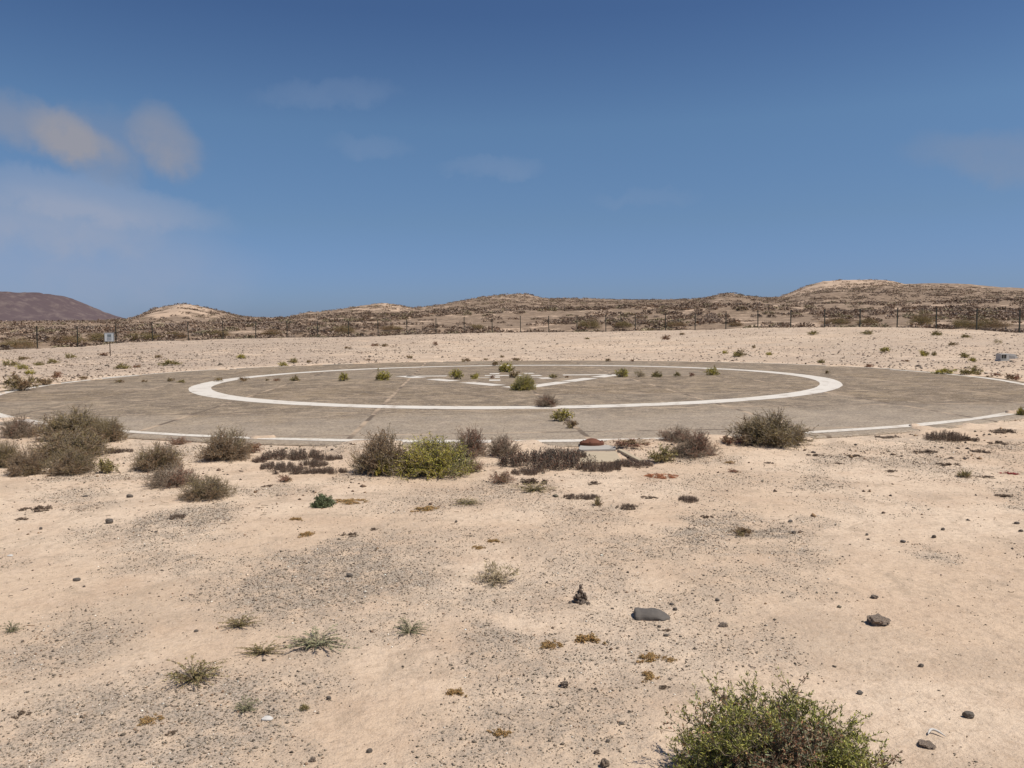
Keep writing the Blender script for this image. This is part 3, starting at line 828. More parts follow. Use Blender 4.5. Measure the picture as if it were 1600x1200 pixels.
# ------------------------------------------------------------------ weeds in the pad's joints
WEED = 'weeds growing in the joints of the landing pad'
WD = [
 ('lime', 818, 612, 40, 27, "largest yellow-green weed, on the triangle's near corner"),
 ('limetuft', 791, 583, 26, 17, "upright green weed in the far centre joint, crossing the ring's far line"),
 ('drytuft', 775, 573, 14, 9, "small dark weed at the far rim end of the centre joint"),
 ('drytuft', 803, 592, 20, 11, "brown dry weed between the upright green weed and the largest one"),
 ('grey', 855, 639, 40, 23, "round purple-brown weed standing on the ring's near line"),
 ('limetuft', 880, 662, 36, 20, "yellow-green weed just outside the ring, nearest green one on the pad"),
 ('drytuft', 893, 673, 23, 16, "small brown weed at the near end of the centre joint"),
 ('limetuft', 972, 591, 24, 17, "green weed at the triangle's right-hand corner"),
 ('straw', 1000, 591, 22, 11, "orange straw-coloured weed right of the triangle's right corner"),
 ('olivetuft', 1027, 591, 22, 10, "pale flat weed, second to the right from the triangle's right corner"),
 ('olivetuft', 1059, 590, 11, 8, "tiny olive weed midway between triangle corner and far right green weed"),
 ('reddish', 1082, 590, 10, 7, "tiny reddish weed left of the rightmost green weed in the ring"),
 ('limetuft', 1116, 588, 23, 14, "rightmost green weed inside the ring"),
 ('olivetuft', 865, 592, 17, 6, "flat olive weed inside the triangle, right of its centre"),
 ('reddish', 886, 592, 7, 4, "tiny dark weed inside the triangle near its right side"),
 ('drytuft', 1294, 586, 8, 7, "tiny dark weed on the bare pad beyond the ring's right end"),
 ('limetuft', 712, 594, 22, 17, "dark-footed green weed in the left part of the triangle"),
 ('limetuft', 741, 594, 15, 12, "small yellow-green weed in the triangle, left of the letter"),
 ('reddish', 769, 593, 10, 6, "tiny purplish weed beside the worn letter's left leg"),
 ('limetuft', 597, 596, 26, 17, "yellow-green weed inside the ring, left of the triangle's left corner"),
 ('limetuft', 536, 597, 20, 14, "yellow-green weed inside the ring, halfway to its left end"),
 ('olivetuft', 460, 597, 18, 9, "olive weed inside the ring's left part"),
 ('reddish', 432, 597, 13, 5, "tiny reddish weed left of the olive weed inside the ring"),
 ('drytuft', 417, 597, 8, 4, "tiny dark weed, leftmost inside the ring"),
 ('drytuft', 379, 598, 17, 9, "brown weed on the inner edge of the ring's left end"),
 ('drytuft', 341, 598, 15, 8, "small brown weed on the outer edge of the ring's left end"),
 ('drytuft', 265, 598, 14, 6, "flat dark weed on the pad outside the ring's left end"),
 ('olivetuft', 281, 600, 14, 5, "low olive weed touching the flat dark one outside the ring's left end"),
 ('drytuft', 224, 599, 10, 5, "tiny dark weed, second from the left on the pad"),
 ('drytuft', 183, 600, 15, 6, "leftmost dark weed on the pad"),
]
for k, px, py, w_, h_, lab in WD:
    plant(k, px, py, w_, h_, lab, 'weed', 'weed', WEED, parts=(w_ >= 18))

# ------------------------------------------------------------------ tufts on the sand strip behind the pad
POSTS = [60, 123, 183, 240, 296, 350, 401, 450, 498, 546, 592, 637, 682, 726, 770, 814, 858, 902, 947, 993, 1040, 1086, 1134, 1184,
         1235, 1288, 1343, 1401, 1462, 1525, 1592]
ORD = ['first', 'second', 'third', 'fourth', 'fifth', 'sixth', 'seventh', 'eighth', 'ninth', 'tenth', 'eleventh', 'twelfth', 'thirteenth',
       'fourteenth', 'fifteenth', 'middle', 'fifteenth', 'fourteenth', 'thirteenth', 'twelfth', 'eleventh', 'tenth', 'ninth', 'eighth', 'seventh', 'sixth', 'fifth',
       'fourth', 'third', 'second', 'last']
def post_phrase(px):
    i = int(np.argmin([abs(px - p) for p in POSTS]))
    if i == 30: return 'below the last fence post on the right'
    if i == 15: return 'below the middle fence post'
    return 'below the %s fence post from the %s' % (ORD[i], 'left' if i < 15 else 'right')
COLW = {'olivetuft': 'olive', 'reddish': 'reddish', 'drytuft': 'brown', 'limetuft': 'yellow-green', 'straw': 'straw-coloured', 'brown': 'dark brown'}
ST = [('olivetuft', 11, 572, 26, 10), ('limetuft', 31, 578, 20, 10), ('olivetuft', 57, 571, 20, 7), ('limetuft', 44, 585, 17, 8), ('olivetuft', 80, 568, 18, 8),
      ('olivetuft', 107, 560, 17, 8), ('drytuft', 33, 563, 22, 6), ('reddish', 86, 591, 18, 12), ('drytuft', 129, 594, 14, 7), ('olivetuft', 186, 577, 28, 9),
      ('olivetuft', 262, 572, 34, 9), ('reddish', 213, 575, 14, 6), ('limetuft', 375, 561, 16, 8), ('drytuft', 245, 560, 12, 7), ('reddish', 159, 556, 17, 6),
      ('limetuft', 441, 572, 16, 9), ('olivetuft', 457, 568, 18, 8), ('drytuft', 482, 568, 10, 5), ('drytuft', 542, 545, 12, 5), ('reddish', 586, 542, 14, 6),
      ('drytuft', 601, 542, 12, 6), ('reddish', 680, 540, 9, 7), ('drytuft', 640, 561, 12, 6), ('drytuft', 728, 567, 15, 8), ('reddish', 575, 564, 10, 4),
      ('drytuft', 759, 563, 9, 4), ('drytuft', 785, 559, 9, 4), ('drytuft', 806, 565, 14, 6), ('reddish', 1041, 531, 17, 9), ('olivetuft', 1156, 558, 26, 12), ('limetuft', 1134, 553, 11, 6),
      ('drytuft', 950, 566, 10, 6), ('reddish', 989, 566, 6, 5), ('olivetuft', 1271, 524, 21, 7), ('olivetuft', 1358, 523, 19, 7), ('olivetuft', 1466, 524, 20, 8),
      ('olivetuft', 1512, 528, 15, 6), ('drytuft', 1492, 540, 17, 6), ('limetuft', 1386, 551, 18, 9), ('limetuft', 1447, 557, 15, 13), ('olivetuft', 1461, 556, 11, 7),
      ('limetuft', 1203, 555, 11, 6), ('olivetuft', 1285, 567, 17, 7), ('olivetuft', 1512, 560, 20, 9), ('limetuft', 1521, 567, 12, 9), ('reddish', 1360, 575, 15, 7),
      ('limetuft', 1481, 586, 34, 11), ('olivetuft', 1522, 588, 38, 14), ('reddish', 1585, 595, 24, 13), ('reddish', 1560, 587, 20, 5), ('drytuft', 1547, 591, 12, 5),
      ('straw', 1562, 536, 14, 7), ('reddish', 1418, 566, 12, 4), ('drytuft', 1066, 524, 10, 5), ('olivetuft', 918, 530, 11, 3), ('drytuft', 1178, 545, 7, 6)]
def tuft_label(k, px, py):
    zone = 'near the fence' if py < 546 else ('at the pad edge' if (py > 582 or (300 < px < 1250 and py > 563)) else 'midway to the pad')
    if px < 300: zone = 'near the fence' if py < 563 else ('at the pad edge' if py > 583 else 'midway to the pad')
    return "%s tuft %s, %s" % (COLW[k], post_phrase(px), zone)
same = {}
for k, px, py, w_, h_ in ST:
    same.setdefault(tuft_label(k, px, py), []).append(px)
for k, px, py, w_, h_ in ST:
    lab = tuft_label(k, px, py)
    row = sorted(same[lab])
    if len(row) > 1:
        i = row.index(px)
        lab += ', leftmost' if i == 0 else ', rightmost' if i == len(row) - 1 else ', centre'
    plant(k, px, py, w_, h_, lab, 'tuft', 'tuft', 'tufts on the sand strip behind the pad', parts=False)

# ------------------------------------------------------------------ creeping plants and small herbs in the foreground
FG = [
 ('mat', 172, 708, 56, 9, .6, "dark low creeping plants on sand between left clump and white border"),
 ('mat', 452, 718, 90, 22, .7, "blackish low succulent mat touching the white border, left of the tall shrub"),
 ('mat', 457, 740, 74, 12, .7, "dark creeping patch in front of the blackish mat left of centre"),
 ('mat', 510, 719, 42, 12, .7, "small dark succulent patch left of the tall dark brown shrub, at the back"),
 ('mat', 508, 740, 62, 12, .6, "dark stringy creeper reaching toward the tall dark brown shrub"),
 ('reddish', 444, 754, 26, 12, 1, "small reddish twiggy plant below the dark creeping patch"),
 ('brown', 417, 761, 20, 5, 1, "thin brown creeper, leftmost below the dark patches"),
 ('mat', 404, 723, 22, 14, 1, "small dark plant left of the blackish mat at the border"),
 ('green', 501, 794, 34, 21, 1, "compact fresh green succulent standing alone on sand, left of centre"),
 ('ochre', 660, 800, 46, 9, .8, "orange-brown succulent patch on the sand below the yellow-green bush"),
 ('ochre', 549, 787, 60, 8, .6, "long ochre creeper right of the fresh green succulent"),
 ('sprawl', 728, 791, 44, 9, 1, "thin olive herb on sand, right of the orange-brown patch"),
 ('ochre', 460, 815, 24, 7, 1, "small ochre patch below the fresh green succulent"),
 ('ochre', 474, 839, 30, 10, 1, "ochre patch, second one down below the fresh green succulent"),
 ('brown', 544, 838, 26, 7, 1, "reddish-brown flat plant level with the second ochre patch"),
 ('brown', 581, 828, 14, 5, 1, "tiny brown plant right of the reddish-brown flat plant"),
 ('ochre', 746, 860, 20, 7, 1, "small ochre patch on pebbly sand above the straw-coloured herb"),
 ('ochre', 772, 851, 26, 7, 1, "paler ochre patch just up and right of a smaller one"),
 ('straw', 778, 917, 80, 26, 1, "loose straw-coloured herb in the middle of the foreground"),
 ('mat', 856, 733, 140, 36, .7, "widest blackish succulent mat, directly left of the concrete slab"),
 ('mat', 884, 720, 60, 26, .8, "tall dark tangle between the widest blackish mat and the slab's back corner"),
 ('mat', 825, 742, 50, 14, .8, "low dark runners at the front left of the widest blackish mat"),
 ('mat', 430, 733, 50, 15, .9, "dark patch joining the blackish mat and the creeping patch, on their left"),
 ('mat', 486, 729, 44, 14, .9, "dark patch joining the blackish mat and the creeping patch, on their right"),
 ('mat', 937, 737, 62, 20, .7, "dark succulent tangle directly in front of the concrete slab"),
 ('mat', 984, 730, 74, 15, .6, "dark succulent band in front of the slab's angled kerb"),
 ('reddish', 990, 704, 64, 11, 1, "low reddish-grey growth behind the slab's angled kerb"),
 ('brown', 808, 721, 22, 9, 1, "small dark plant at the left tip of the widest mat"),
 ('brown', 836, 757, 42, 17, .8, "brown creeper on sand below the widest blackish mat"),
 ('sprawl', 835, 770, 60, 11, 1, "pale olive herb on sand below the brown creeper"),
 ('mat', 910, 780, 54, 9, .6, "short dark succulent row on sand in front of the slab"),
 ('brown', 926, 757, 24, 6, 1, "thin brown creeper between the slab's tangle and the short dark row"),
 ('tussock', 934, 792, 26, 19, 1, "upright straw spikes at the right end of the short dark row"),
 ('mat', 982, 797, 32, 8, 1, "small dark clump right of the upright straw spikes"),
 ('brown', 1016, 780, 28, 5, 1, "thin dark creeper between two dark clumps right of the slab"),
 ('mat', 1077, 785, 30, 12, 1, "round blue-grey succulent clump on sand below the grey shrub pair"),
 ('brick', 1035, 746, 46, 8, .8, "brick-red succulent patch below the slab's kerb"),
 ('brown', 1107, 810, 20, 7, 1, "small brown creeper above the pebbly patch right of centre"),
 ('drytuft', 1162, 838, 36, 14, 1, "dark herb growing out of the pebbly patch right of centre"),
 ('ochre', 1140, 724, 18, 5, 1, "small ochre plant in front of the grey shrub pair's right side"),
 ('reddish', 1149, 738, 22, 5, 1, "flat reddish plant below the small ochre plant"),
 ('mat', 1486, 691, 60, 21, .8, "spiky dark plant by the white border at the right"),
 ('brown', 1518, 690, 36, 11, 1, "dark creeper joined to the right of the spiky dark plant"),
 ('brown', 1574, 677, 46, 11, .8, "brown creeper on the right, between white border and frame"),
 ('brown', 1563, 694, 28, 8, 1, "compact brown patch below the right-hand creeper"),
 ('brown', 1452, 708, 32, 8, 1, "brown patch below and left of the spiky dark plant"),
 ('brown', 1537, 708, 30, 8, 1, "brown patch with trailing stem, below the compact right one"),
 ('brown', 1487, 727, 36, 7, .7, "long brown creeper above the spiky straw tussock"),
 ('tussock', 1514, 747, 38, 18, 1, "spiky straw tussock on the right"),
 ('brown', 1544, 746, 24, 4, 1, "thin creeper touching the right side of the straw tussock"),
 ('redmat', 1581, 741, 22, 5, 1, "crimson succulent patch near the right frame edge"),
 ('brown', 1572, 776, 24, 9, 1, "dark brown round plant below the crimson patch"),
 ('brown', 1339, 714, 20, 7, 1, "brown plant on open sand right of the big round shrub"),
 ('brown', 1398, 738, 20, 6, 1, "small brown plant on open sand, left of the long creeper"),
 ('brown', 1390, 685, 50, 5, .6, "thin brown line of creepers just below the white border"),
 ('brown', 1276, 713, 22, 5, 1, "flat brown plant at the foot of the big round shrub"),
 ('brown', 1312, 725, 11, 4, 1, "tiny reddish-brown plant below the flat one by the round shrub"),
 ('brown', 1203, 725, 15, 4, 1, "tiny dark plant below the left side of the big round shrub"),
 ('brown', 50, 800, 50, 11, .7, "brown creeping herb on sand below the left-hand clump"),
 ('brown', 34, 813, 22, 5, 1, "dark sprig below the brown creeping herb on the left"),
 ('mat', 272, 811, 28, 7, 1, "dark grey sprig on the pebbly patch below the nearest diagonal shrub"),
 ('sage', 12, 991, 30, 19, 1, "grey-green herb at the left frame edge"),
 ('sprawl', 292, 1074, 92, 34, .8, "large olive and rust herb in the lower left"),
 ('sprawl', 371, 985, 58, 20, .6, "dark olive herb, uppermost of the lower left group"),
 ('sprawl', 408, 1027, 74, 18, .5, "long olive-brown herb below the uppermost lower left one"),
 ('sage', 488, 1022, 116, 22, .8, "grey-green star-shaped herb with trailing stem, lower left of centre"),
 ('sage', 638, 996, 56, 22, 1, "pale grey-green star-shaped herb, lower centre"),
 ('sage', 378, 1120, 46, 22, 1, "faint grey-green herb just up and left of the white shard"),
 ('ochre', 229, 1131, 36, 12, 1, "rust-brown plant on pebbles in the lower left"),
 ('brown', 266, 1151, 20, 9, 1, "small dark plant below and right of the rust-brown one"),
 ('brown', 27, 1120, 26, 9, 1, "dark brown plant near the lower left corner"),
 ('olivetuft', 475, 1114, 16, 12, 1, "tiny olive tuft right of the white shard"),
 ('ochre', 711, 1094, 36, 14, 1, "ochre succulent cluster standing alone at bottom centre"),
 ('ochre', 780, 1156, 34, 12, 1, "curved brown-ochre creeper at bottom centre right of the lone cluster"),
 ('ochre', 860, 1015, 34, 17, 1, "ochre patch, leftmost of the group below the grey stone"),
 ('ochre', 921, 1011, 50, 19, 1, "spread ochre patch below the dead woody stump"),
 ('ochre', 1012, 1037, 40, 15, 1, "ochre patch below the flat grey stone, upper of two"),
 ('ochre', 1046, 1038, 22, 8, 1, "small ochre patch right of the upper one below the grey stone"),
 ('ochre', 1012, 1066, 38, 12, 1, "ochre patch below the flat grey stone, lower of two"),
 ('brown', 1040, 1082, 18, 8, 1, "dark twiggy scrap right of the lower ochre patch"),
 ('brown', 1043, 989, 14, 6, 1, "dark scrap just below the flat grey stone's right end"),
]
for k, px, py, w_, h_, d_, lab in FG:
    nm = {'mat': 'succulent_mat', 'ochre': 'succulent', 'brick': 'succulent', 'redmat': 'succulent', 'brown': 'creeper', 'green': 'succulent'}.get(k, 'herb')
    cat = {'succulent_mat': 'succulent', 'succulent': 'succulent', 'creeper': 'creeper', 'herb': 'herb'}[nm]
    plant(k, px, py, w_, h_, lab, cat, nm, 'small ground plants on the foreground sand', parts=(w_ > 24), depth=d_)

# ------------------------------------------------------------------ stones
m_stone, n, bs = material("dark_lava_stone")
tco = n.new('ShaderNodeTexCoord')
oi = n.new('ShaderNodeObjectInfo')
sc_ = n.mix(n.noise(tco.outputs['Object'], 3.5, 6, .7), (0.09, 0.073, 0.058), (0.25, 0.205, 0.16))
n.put(bs.inputs['Base Color'], sc_); bs.inputs['Roughness'].default_value = .85
bp = n.new('ShaderNodeBump'); bp.inputs['Strength'].default_value = .6; bp.inputs['Distance'].default_value = .08
n.put(bp.inputs['Height'], n.noise(tco.outputs['Object'], 9, 6, .7)); n.l.new(bp.outputs[0], bs.inputs['Normal'])
m_grey, n, bs = material("dusty_grey_stone")
tco = n.new('ShaderNodeTexCoord')
n.put(bs.inputs['Base Color'], n.mix(n.noise(tco.outputs['Object'], 4, 6, .7), (0.085, 0.072, 0.06), (0.14, 0.12, 0.10))); bs.inputs['Roughness'].default_value = .9
m_rough, n, bs = material("rough_brown_rock")
tco = n.new('ShaderNodeTexCoord')
n.put(bs.inputs['Base Color'], n.mix(n.noise(tco.outputs['Object'], 3, 6, .75), (0.34, 0.25, 0.18), (0.72, 0.56, 0.42))); bs.inputs['Roughness'].default_value = .95
bp = n.new('ShaderNodeBump'); bp.inputs['Strength'].default_value = .9; bp.inputs['Distance'].default_value = .15
n.put(bp.inputs['Height'], n.noise(tco.outputs['Object'], 5, 6, .75)); n.l.new(bp.outputs[0], bs.inputs['Normal'])
m_pale, n, bs = material("bleached_shell")
bs.inputs['Base Color'].default_value = (.58, .54, .48, 1); bs.inputs['Roughness'].default_value = .6

def rock_mesh(name, mat, seed, facet=.25, rough=.10, sub=3):
    rr = np.random.default_rng(seed)
    bm = bmesh.new(); bmesh.ops.create_icosphere(bm, subdivisions=sub, radius=1)
    planes = [(unit(rr.normal(size=3)), rr.uniform(.62, .92)) for _ in range(11)]
    for v in bm.verts:
        p = np.array(v.co)
        for nn, dd in planes:
            q = p @ nn
            if q > dd: p = p - nn * (q - dd) * .9
        f = 1 + (float(vnoise(p[0] * 2 + seed, p[1] * 2 + p[2] * 3, .9, seed, 3)) - .5) * rough * 3
        v.co = Vector(p * f)
    me = bpy.data.meshes.new(name); bm.to_mesh(me); bm.free(); me.materials.append(mat)
    return me
rocks = {'dark': [rock_mesh('stone', m_stone, s_, sub=3) for s_ in (1, 2, 3)], 'grey': [rock_mesh('stone', m_grey, 4), rock_mesh('stone', m_grey, 5)],
         'rough': [rock_mesh('rock', m_rough, s_, rough=.38, sub=4) for s_ in (6, 7)]}
rc = {}
def stone(kind, px, py, wpx, hpx, label, group='loose stones on the foreground sand', rot=None, name='stone'):
    x, y, z = G(px, py)
    rad = wpx / 2 * y / F * .88; h = hpx * y / F * .85
    z = ground_z(x, y + rad * .5)
    i = rc.get(kind, 0); rc[kind] = i + 1
    o = link(name, rocks[kind][i % len(rocks[kind])], loc=(x, y + rad * .5, z + h * .32))
    o.scale = (rad * 1.08, rad * .8, h * .62); o.rotation_euler = (0, 0, random.uniform(-.5, .5) + (math.pi if random.random() < .5 else 0) if rot is None else rot)
    tag(o, label, 'stone', group)
    return o
STN = [
 ('dark', 169, 819, 15, 10, "dark angular stone alone on sand, left foreground"),
 ('dark', 201, 779, 12, 7, "small dark stone below the left diagonal shrubs"),
 ('dark', 132, 778, 9, 4, "tiny flat dark stone left of a bigger one, left foreground"),
 ('dark', 118, 908, 14, 6, "flat mossy dark stone on left sand, at mid foreground height"),
 ('dark', 545, 903, 14, 8, "small dark stone on the central pebbly patch"),
 ('rough', 1374, 977, 36, 21, "largest rough brown rock, right foreground"),
 ('rough', 1368, 934, 15, 6, "small rough brown stone above the largest rough rock"),
 ('dark', 1440, 1043, 10, 7, "small black stone between rough rock and dark faceted stone"),
 ('grey', 1345, 1084, 13, 8, "small grey-brown pebble right of the nearest green bush"),
 ('dark', 1515, 1122, 20, 13, "dark blue-grey faceted stone near the lower right corner"),
 ('rough', 1449, 1168, 27, 12, "rough dark brown lump below the white bent stick"),
 ('dark', 1460, 840, 10, 7, "dark stone on the right sand, larger of a close pair"),
 ('dark', 1474, 828, 7, 6, "smaller stone of a close pair on the right sand"),
 ('dark', 1590, 818, 10, 5, "dark stone at the right frame edge, upper of two"),
 ('dark', 1596, 830, 9, 5, "dark stone at the right frame edge, lower of two"),
 ('dark', 1355, 836, 6, 5, "tiny black stone on open sand right of the pebbly patch"),
 ('dark', 1241, 834, 8, 6, "small dark stone on the right edge of the pebbly patch"),
 ('dark', 1236, 816, 9, 5, "small flat stone above the pebbly patch's right edge"),
 ('grey', 1412, 847, 10, 5, "flat brownish stone left of the close pair"),
 ('dark', 1050, 946, 8, 5, "small dark stone, upper of two above the flat grey stone"),
 ('dark', 1055, 955, 8, 6, "small dark stone, lower of two above the flat grey stone"),
 ('dark', 1121, 940, 8, 6, "small dark stone right of the two above the grey stone"),
 ('rough', 1130, 981, 16, 7, "brown lump right of the flat grey stone"),
 ('rough', 882, 1079, 16, 13, "dark brown rough lump at bottom centre, right of the lone ochre cluster"),
 ('rough', 946, 1201, 17, 16, "dark rough lump cut by the bottom frame edge"),
 ('rough', 933, 1181, 10, 9, "dark lump just above the one cut by the frame"),
 ('dark', 950, 1164, 8, 6, "small black stone above the two dark bottom lumps"),
 ('rough', 487, 1192, 12, 8, "dark brown lump at the bottom left of centre"),
 ('dark', 577, 1178, 11, 8, "dark stone at the bottom, right of the brown lump"),
 ('dark', 972, 1138, 9, 5, "small flat dark stone at bottom centre right"),
 ('dark', 306, 988, 8, 5, "small dark stone left of the uppermost lower left herb"),
 ('dark', 1041, 997, 10, 5, "flat dark stone below the grey stone's right end"),
 ('dark', 1030, 982, 7, 5, "small black stone touching the pebbles under the grey stone"),
 ('dark', 243, 833, 6, 4, "tiny dark stone by the left pebbly patch"),
 ('dark', 63, 827, 7, 5, "tiny brown stone below the left creeping herb"),
 ('dark', 513, 1096, 9, 8, "small dark stone right of the white shard, above it"),
]
for k, px, py, w_, h_, lab in STN:
    stone(k, px, py, w_, h_, lab)

# the flat grey stone: a long slab with a raised left end, rounded back and sloping right end
def slab_stone():
    bm = bmesh.new()
    prof = [(-.50, .0), (-.49, .20), (-.44, .30), (-.30, .27), (-.10, .31), (.10, .32), (.22, .26), (.32, .16), (.46, .10), (.50, .04), (.50, .0)]
    rows = []
    for j, (sy, sz) in enumerate(((-.42, .0), (-.40, .55), (-.28, .88), (0, 1.0), (.28, .95), (.40, .6), (.42, 0))):
        rows.append([bm.verts.new((x * (1 - .18 * abs(sy)) + random.uniform(-.012, .012), sy * (.55 if abs(x) > .45 else 1) + random.uniform(-.02, .02), max(0, z * sz + random.uniform(-.01, .01)))) for x, z in prof])
    for a, b_ in zip(rows, rows[1:]):
        for i in range(len(prof) - 1):
            bm.faces.new((a[i], a[i + 1], b_[i + 1], b_[i]))
    bmesh.ops.recalc_face_normals(bm, faces=bm.faces)
    bmesh.ops.subdivide_edges(bm, edges=bm.edges[:], cuts=3, use_grid_fill=True, smooth=.6)
    for v in bm.verts:
        q = v.co
        k = float(vnoise(q.x * 9 + 3, q.y * 9 + q.z * 14, .9, 19, 3)) - .5
        v.co += Vector((k * .02, k * .03, k * .055 if q.z > .01 else 0))
    me = bpy.data.meshes.new('stone'); bm.to_mesh(me); bm.free(); me.materials.append(m_grey)
    return me
x, y, z = G(1020, 968)
o = link('stone', slab_stone(), loc=(x, y + .03, ground_z(x, y) - .004)); o.scale = (.205, .15, .135); o.rotation_euler.z = R(-9)
tag(o, "long flat grey stone with sloping right end, foreground right of centre", 'stone', 'loose stones on the foreground sand')

# dead woody stump: a ragged cone of knots
def stump():
    Vs, Fs, off = [], [], 0
    out_v = []; out_f = []
    rr = np.random.default_rng(3)
    base = rock_mesh('knot', m_rough, 12, rough=.4, sub=2)
    bv = np.array([v.co[:] for v in base.vertices]); bf = np.array([p.vertices[:] for p in base.polygons])
    for i in range(46):
        t = rr.uniform(0, 1) ** 1.5
        a = rr.uniform(0, 6.28); r_ = (1 - t) ** 1.4 * rr.uniform(.2, 1.0) * .85
        s_ = rr.uniform(.09, .19) * (1 - .35 * t)
        c_ = np.array([r_ * math.cos(a), r_ * math.sin(a) * .8, t * 1.35 + .06])
        out_v.append(bv * s_ * np.array([1, 1, 1.25]) @ np.array(Matrix.Rotation(rr.uniform(0, 6), 3, 'Z')) + c_); out_f.append(bf + off); off += len(bv)
    me = np_mesh('stump', np.vstack(out_v), np.vstack(out_f), m_stumpw)
    return me
m_stumpw, n, bs = material("charred_wood")
tco = n.new('ShaderNodeTexCoord')
n.put(bs.inputs['Base Color'], n.mix(n.noise(tco.outputs['Object'], 7, 5, .7), (0.045, 0.032, 0.026), (0.22, 0.165, 0.12))); bs.inputs['Roughness'].default_value = .95
x, y, z = G(908, 946)
o = link('stump', stump(), loc=(x, y + .04, ground_z(x, y) - .01)); o.scale = (.085, .085, .078)
tag(o, "dark ragged dead stump rising to a point beside the flat grey stone", 'stump')

# white shard, shell and bent stick
def shard(px, py, w_, h_, lab, name, cat):
    x, y, z = G(px, py); sx = w_ * y / F / 2
    bm = bmesh.new()
    pts = [(-1, -.3), (-.6, .5), (.2, .6), (1, .2), (.8, -.45), (0, -.6), (-.7, -.6)]
    bot = [bm.verts.new((a, b_, 0)) for a, b_ in pts]; top = [bm.verts.new((a * .94, b_ * .9, .16 + .12 * (1 - a * a))) for a, b_ in pts]
    mid_ = bm.verts.new((0, 0, .36))
    for i in range(7):
        j = (i + 1) % 7
        bm.faces.new((bot[i], bot[j], top[j], top[i])); bm.faces.new((top[i], top[j], mid_))
    bm.faces.new(bot[::-1])
    bmesh.ops.recalc_face_normals(bm, faces=bm.faces)
    me = bpy.data.meshes.new(name); bm.to_mesh(me); bm.free(); me.materials.append(m_pale)
    o = link(name, me, loc=(x, y, ground_z(x, y) + .004)); o.scale = (sx, sx * .9, sx * .7); o.rotation_euler = (.25, 0, -.2)
    tag(o, lab, cat)
shard(418, 1125, 20, 9, "white plastic-like shard lying on pebbles at the lower left", 'shard', 'litter')
shard(16, 868, 10, 6, "small round white shell near the left frame edge", 'shell', 'shell')
x, y, z = G(1450, 1150); x2, y2, z = G(1478, 1153)
K = 9; t = np.linspace(0, 1, K)
Pp = np.stack([x + (x2 - x) * t, y + (y2 - y) * t + .03 * np.sin(np.pi * t), np.array([ground_z(x, y) + .008] * K) + .008 * np.sin(np.pi * t)], 1)[None]
Vv, Ff = tubes(Pp, (np.array([.3, .8, 1, 1.1, 1, .9, .9, .6, .2]) * .005)[None], 6)
o = link('stick', np_mesh('stick', Vv, Ff, m_pale, smooth=True)); tag(o, "bleached white bent stick just above the rough dark lump, lower right", 'stick')

# ------------------------------------------------------------------ gravel, rubble and distant scrub (uncountable)
def pebbles(name, pos, size, col):
    N = len(pos)
    octa = np.array([[1, 0, 0], [0, 1, 0], [-1, 0, 0], [0, -1, 0], [0, 0, 1], [0, 0, -1.]])
    tri_ = np.array([[0, 1, 4], [1, 2, 4], [2, 3, 4], [3, 0, 4], [1, 0, 5], [2, 1, 5], [3, 2, 5], [0, 3, 5]])
    j = octa[None] * rng.uniform(.55, 1.2, (N, 6, 1)) + rng.normal(0, .12, (N, 6, 3))
    a = rng.uniform(0, 6.28, N); c, s = np.cos(a), np.sin(a)
    v = j * size[:, None, None] * np.array([1, .8, .62])
    v = np.stack([v[..., 0] * c[:, None] - v[..., 1] * s[:, None], v[..., 0] * s[:, None] + v[..., 1] * c[:, None], v[..., 2]], -1) + pos[:, None]
    fc = (tri_[None] + np.arange(N)[:, None, None] * 6).reshape(-1, 3)
    me = np_mesh(name, v.reshape(-1, 3), fc, m_leaf, {'tint': ('FACE', 'FLOAT_COLOR', rgba(np.repeat(col, 8, 0)))})
    return link(name, me)
PEB = ((.14, .11, .08), (.20, .16, .115), (.27, .215, .155), (.36, .285, .20), (.50, .39, .28), (.70, .63, .52), (.27, .175, .11))
N = 330000
dd = rng.uniform(0, 1, N) ** 0.75 * 9.0 + 1.9
px_ = rng.uniform(-.72, .72, N)
x = px_ * dd; y = dd
gmk = gravel_mask(x, y)
keep = rng.uniform(0, 1, N) < np.clip(gmk * 1.0 + .02, 0, 1)
x, y = x[keep], y[keep]
sz = rng.lognormal(math.log(.0032), .40, len(x)) * (1 + .06 * y)
sz = np.clip(sz, .002, .014)
col, _ = pick(PEB, len(x), .2, wts=[.22, .24, .18, .13, .1, .05, .08])
g = pebbles('gravel', np.stack([x, y, T(x, y) + sz * .25], 1), sz, col)
tag(g, kind='stuff')
# coarser rubble on the strip between pad and fence
N = 60000
th_ = rng.uniform(-R(46), R(46), N); r_ = rng.uniform(20, 92, N)
x = r_ * np.sin(th_); y = r_ * np.cos(th_)
u = 800 + F * x / y
ok = (np.hypot(x - PCX, y - PCY) > R2 + .5) & (y < Zfence(u) - 1) & (y > 17) & (rng.uniform(0, 1, N) < .22 + .8 * sstep(.35, .65, vnoise(x, y, 4, 77, 3)) * np.where(u < 760, 1.0, .6))
x, y = x[ok], y[ok]
sz = np.clip(rng.lognormal(math.log(.036), .45, len(x)), .015, .13)
col, _ = pick(((.15, .12, .09), (.22, .17, .125), (.30, .225, .17), (.42, .32, .24), (.55, .44, .34), (.16, .11, .08)), len(x), .2)
g = pebbles('rubble', np.stack([x, y, T(x, y) + sz * .15], 1), sz, col)
tag(g, kind='stuff')
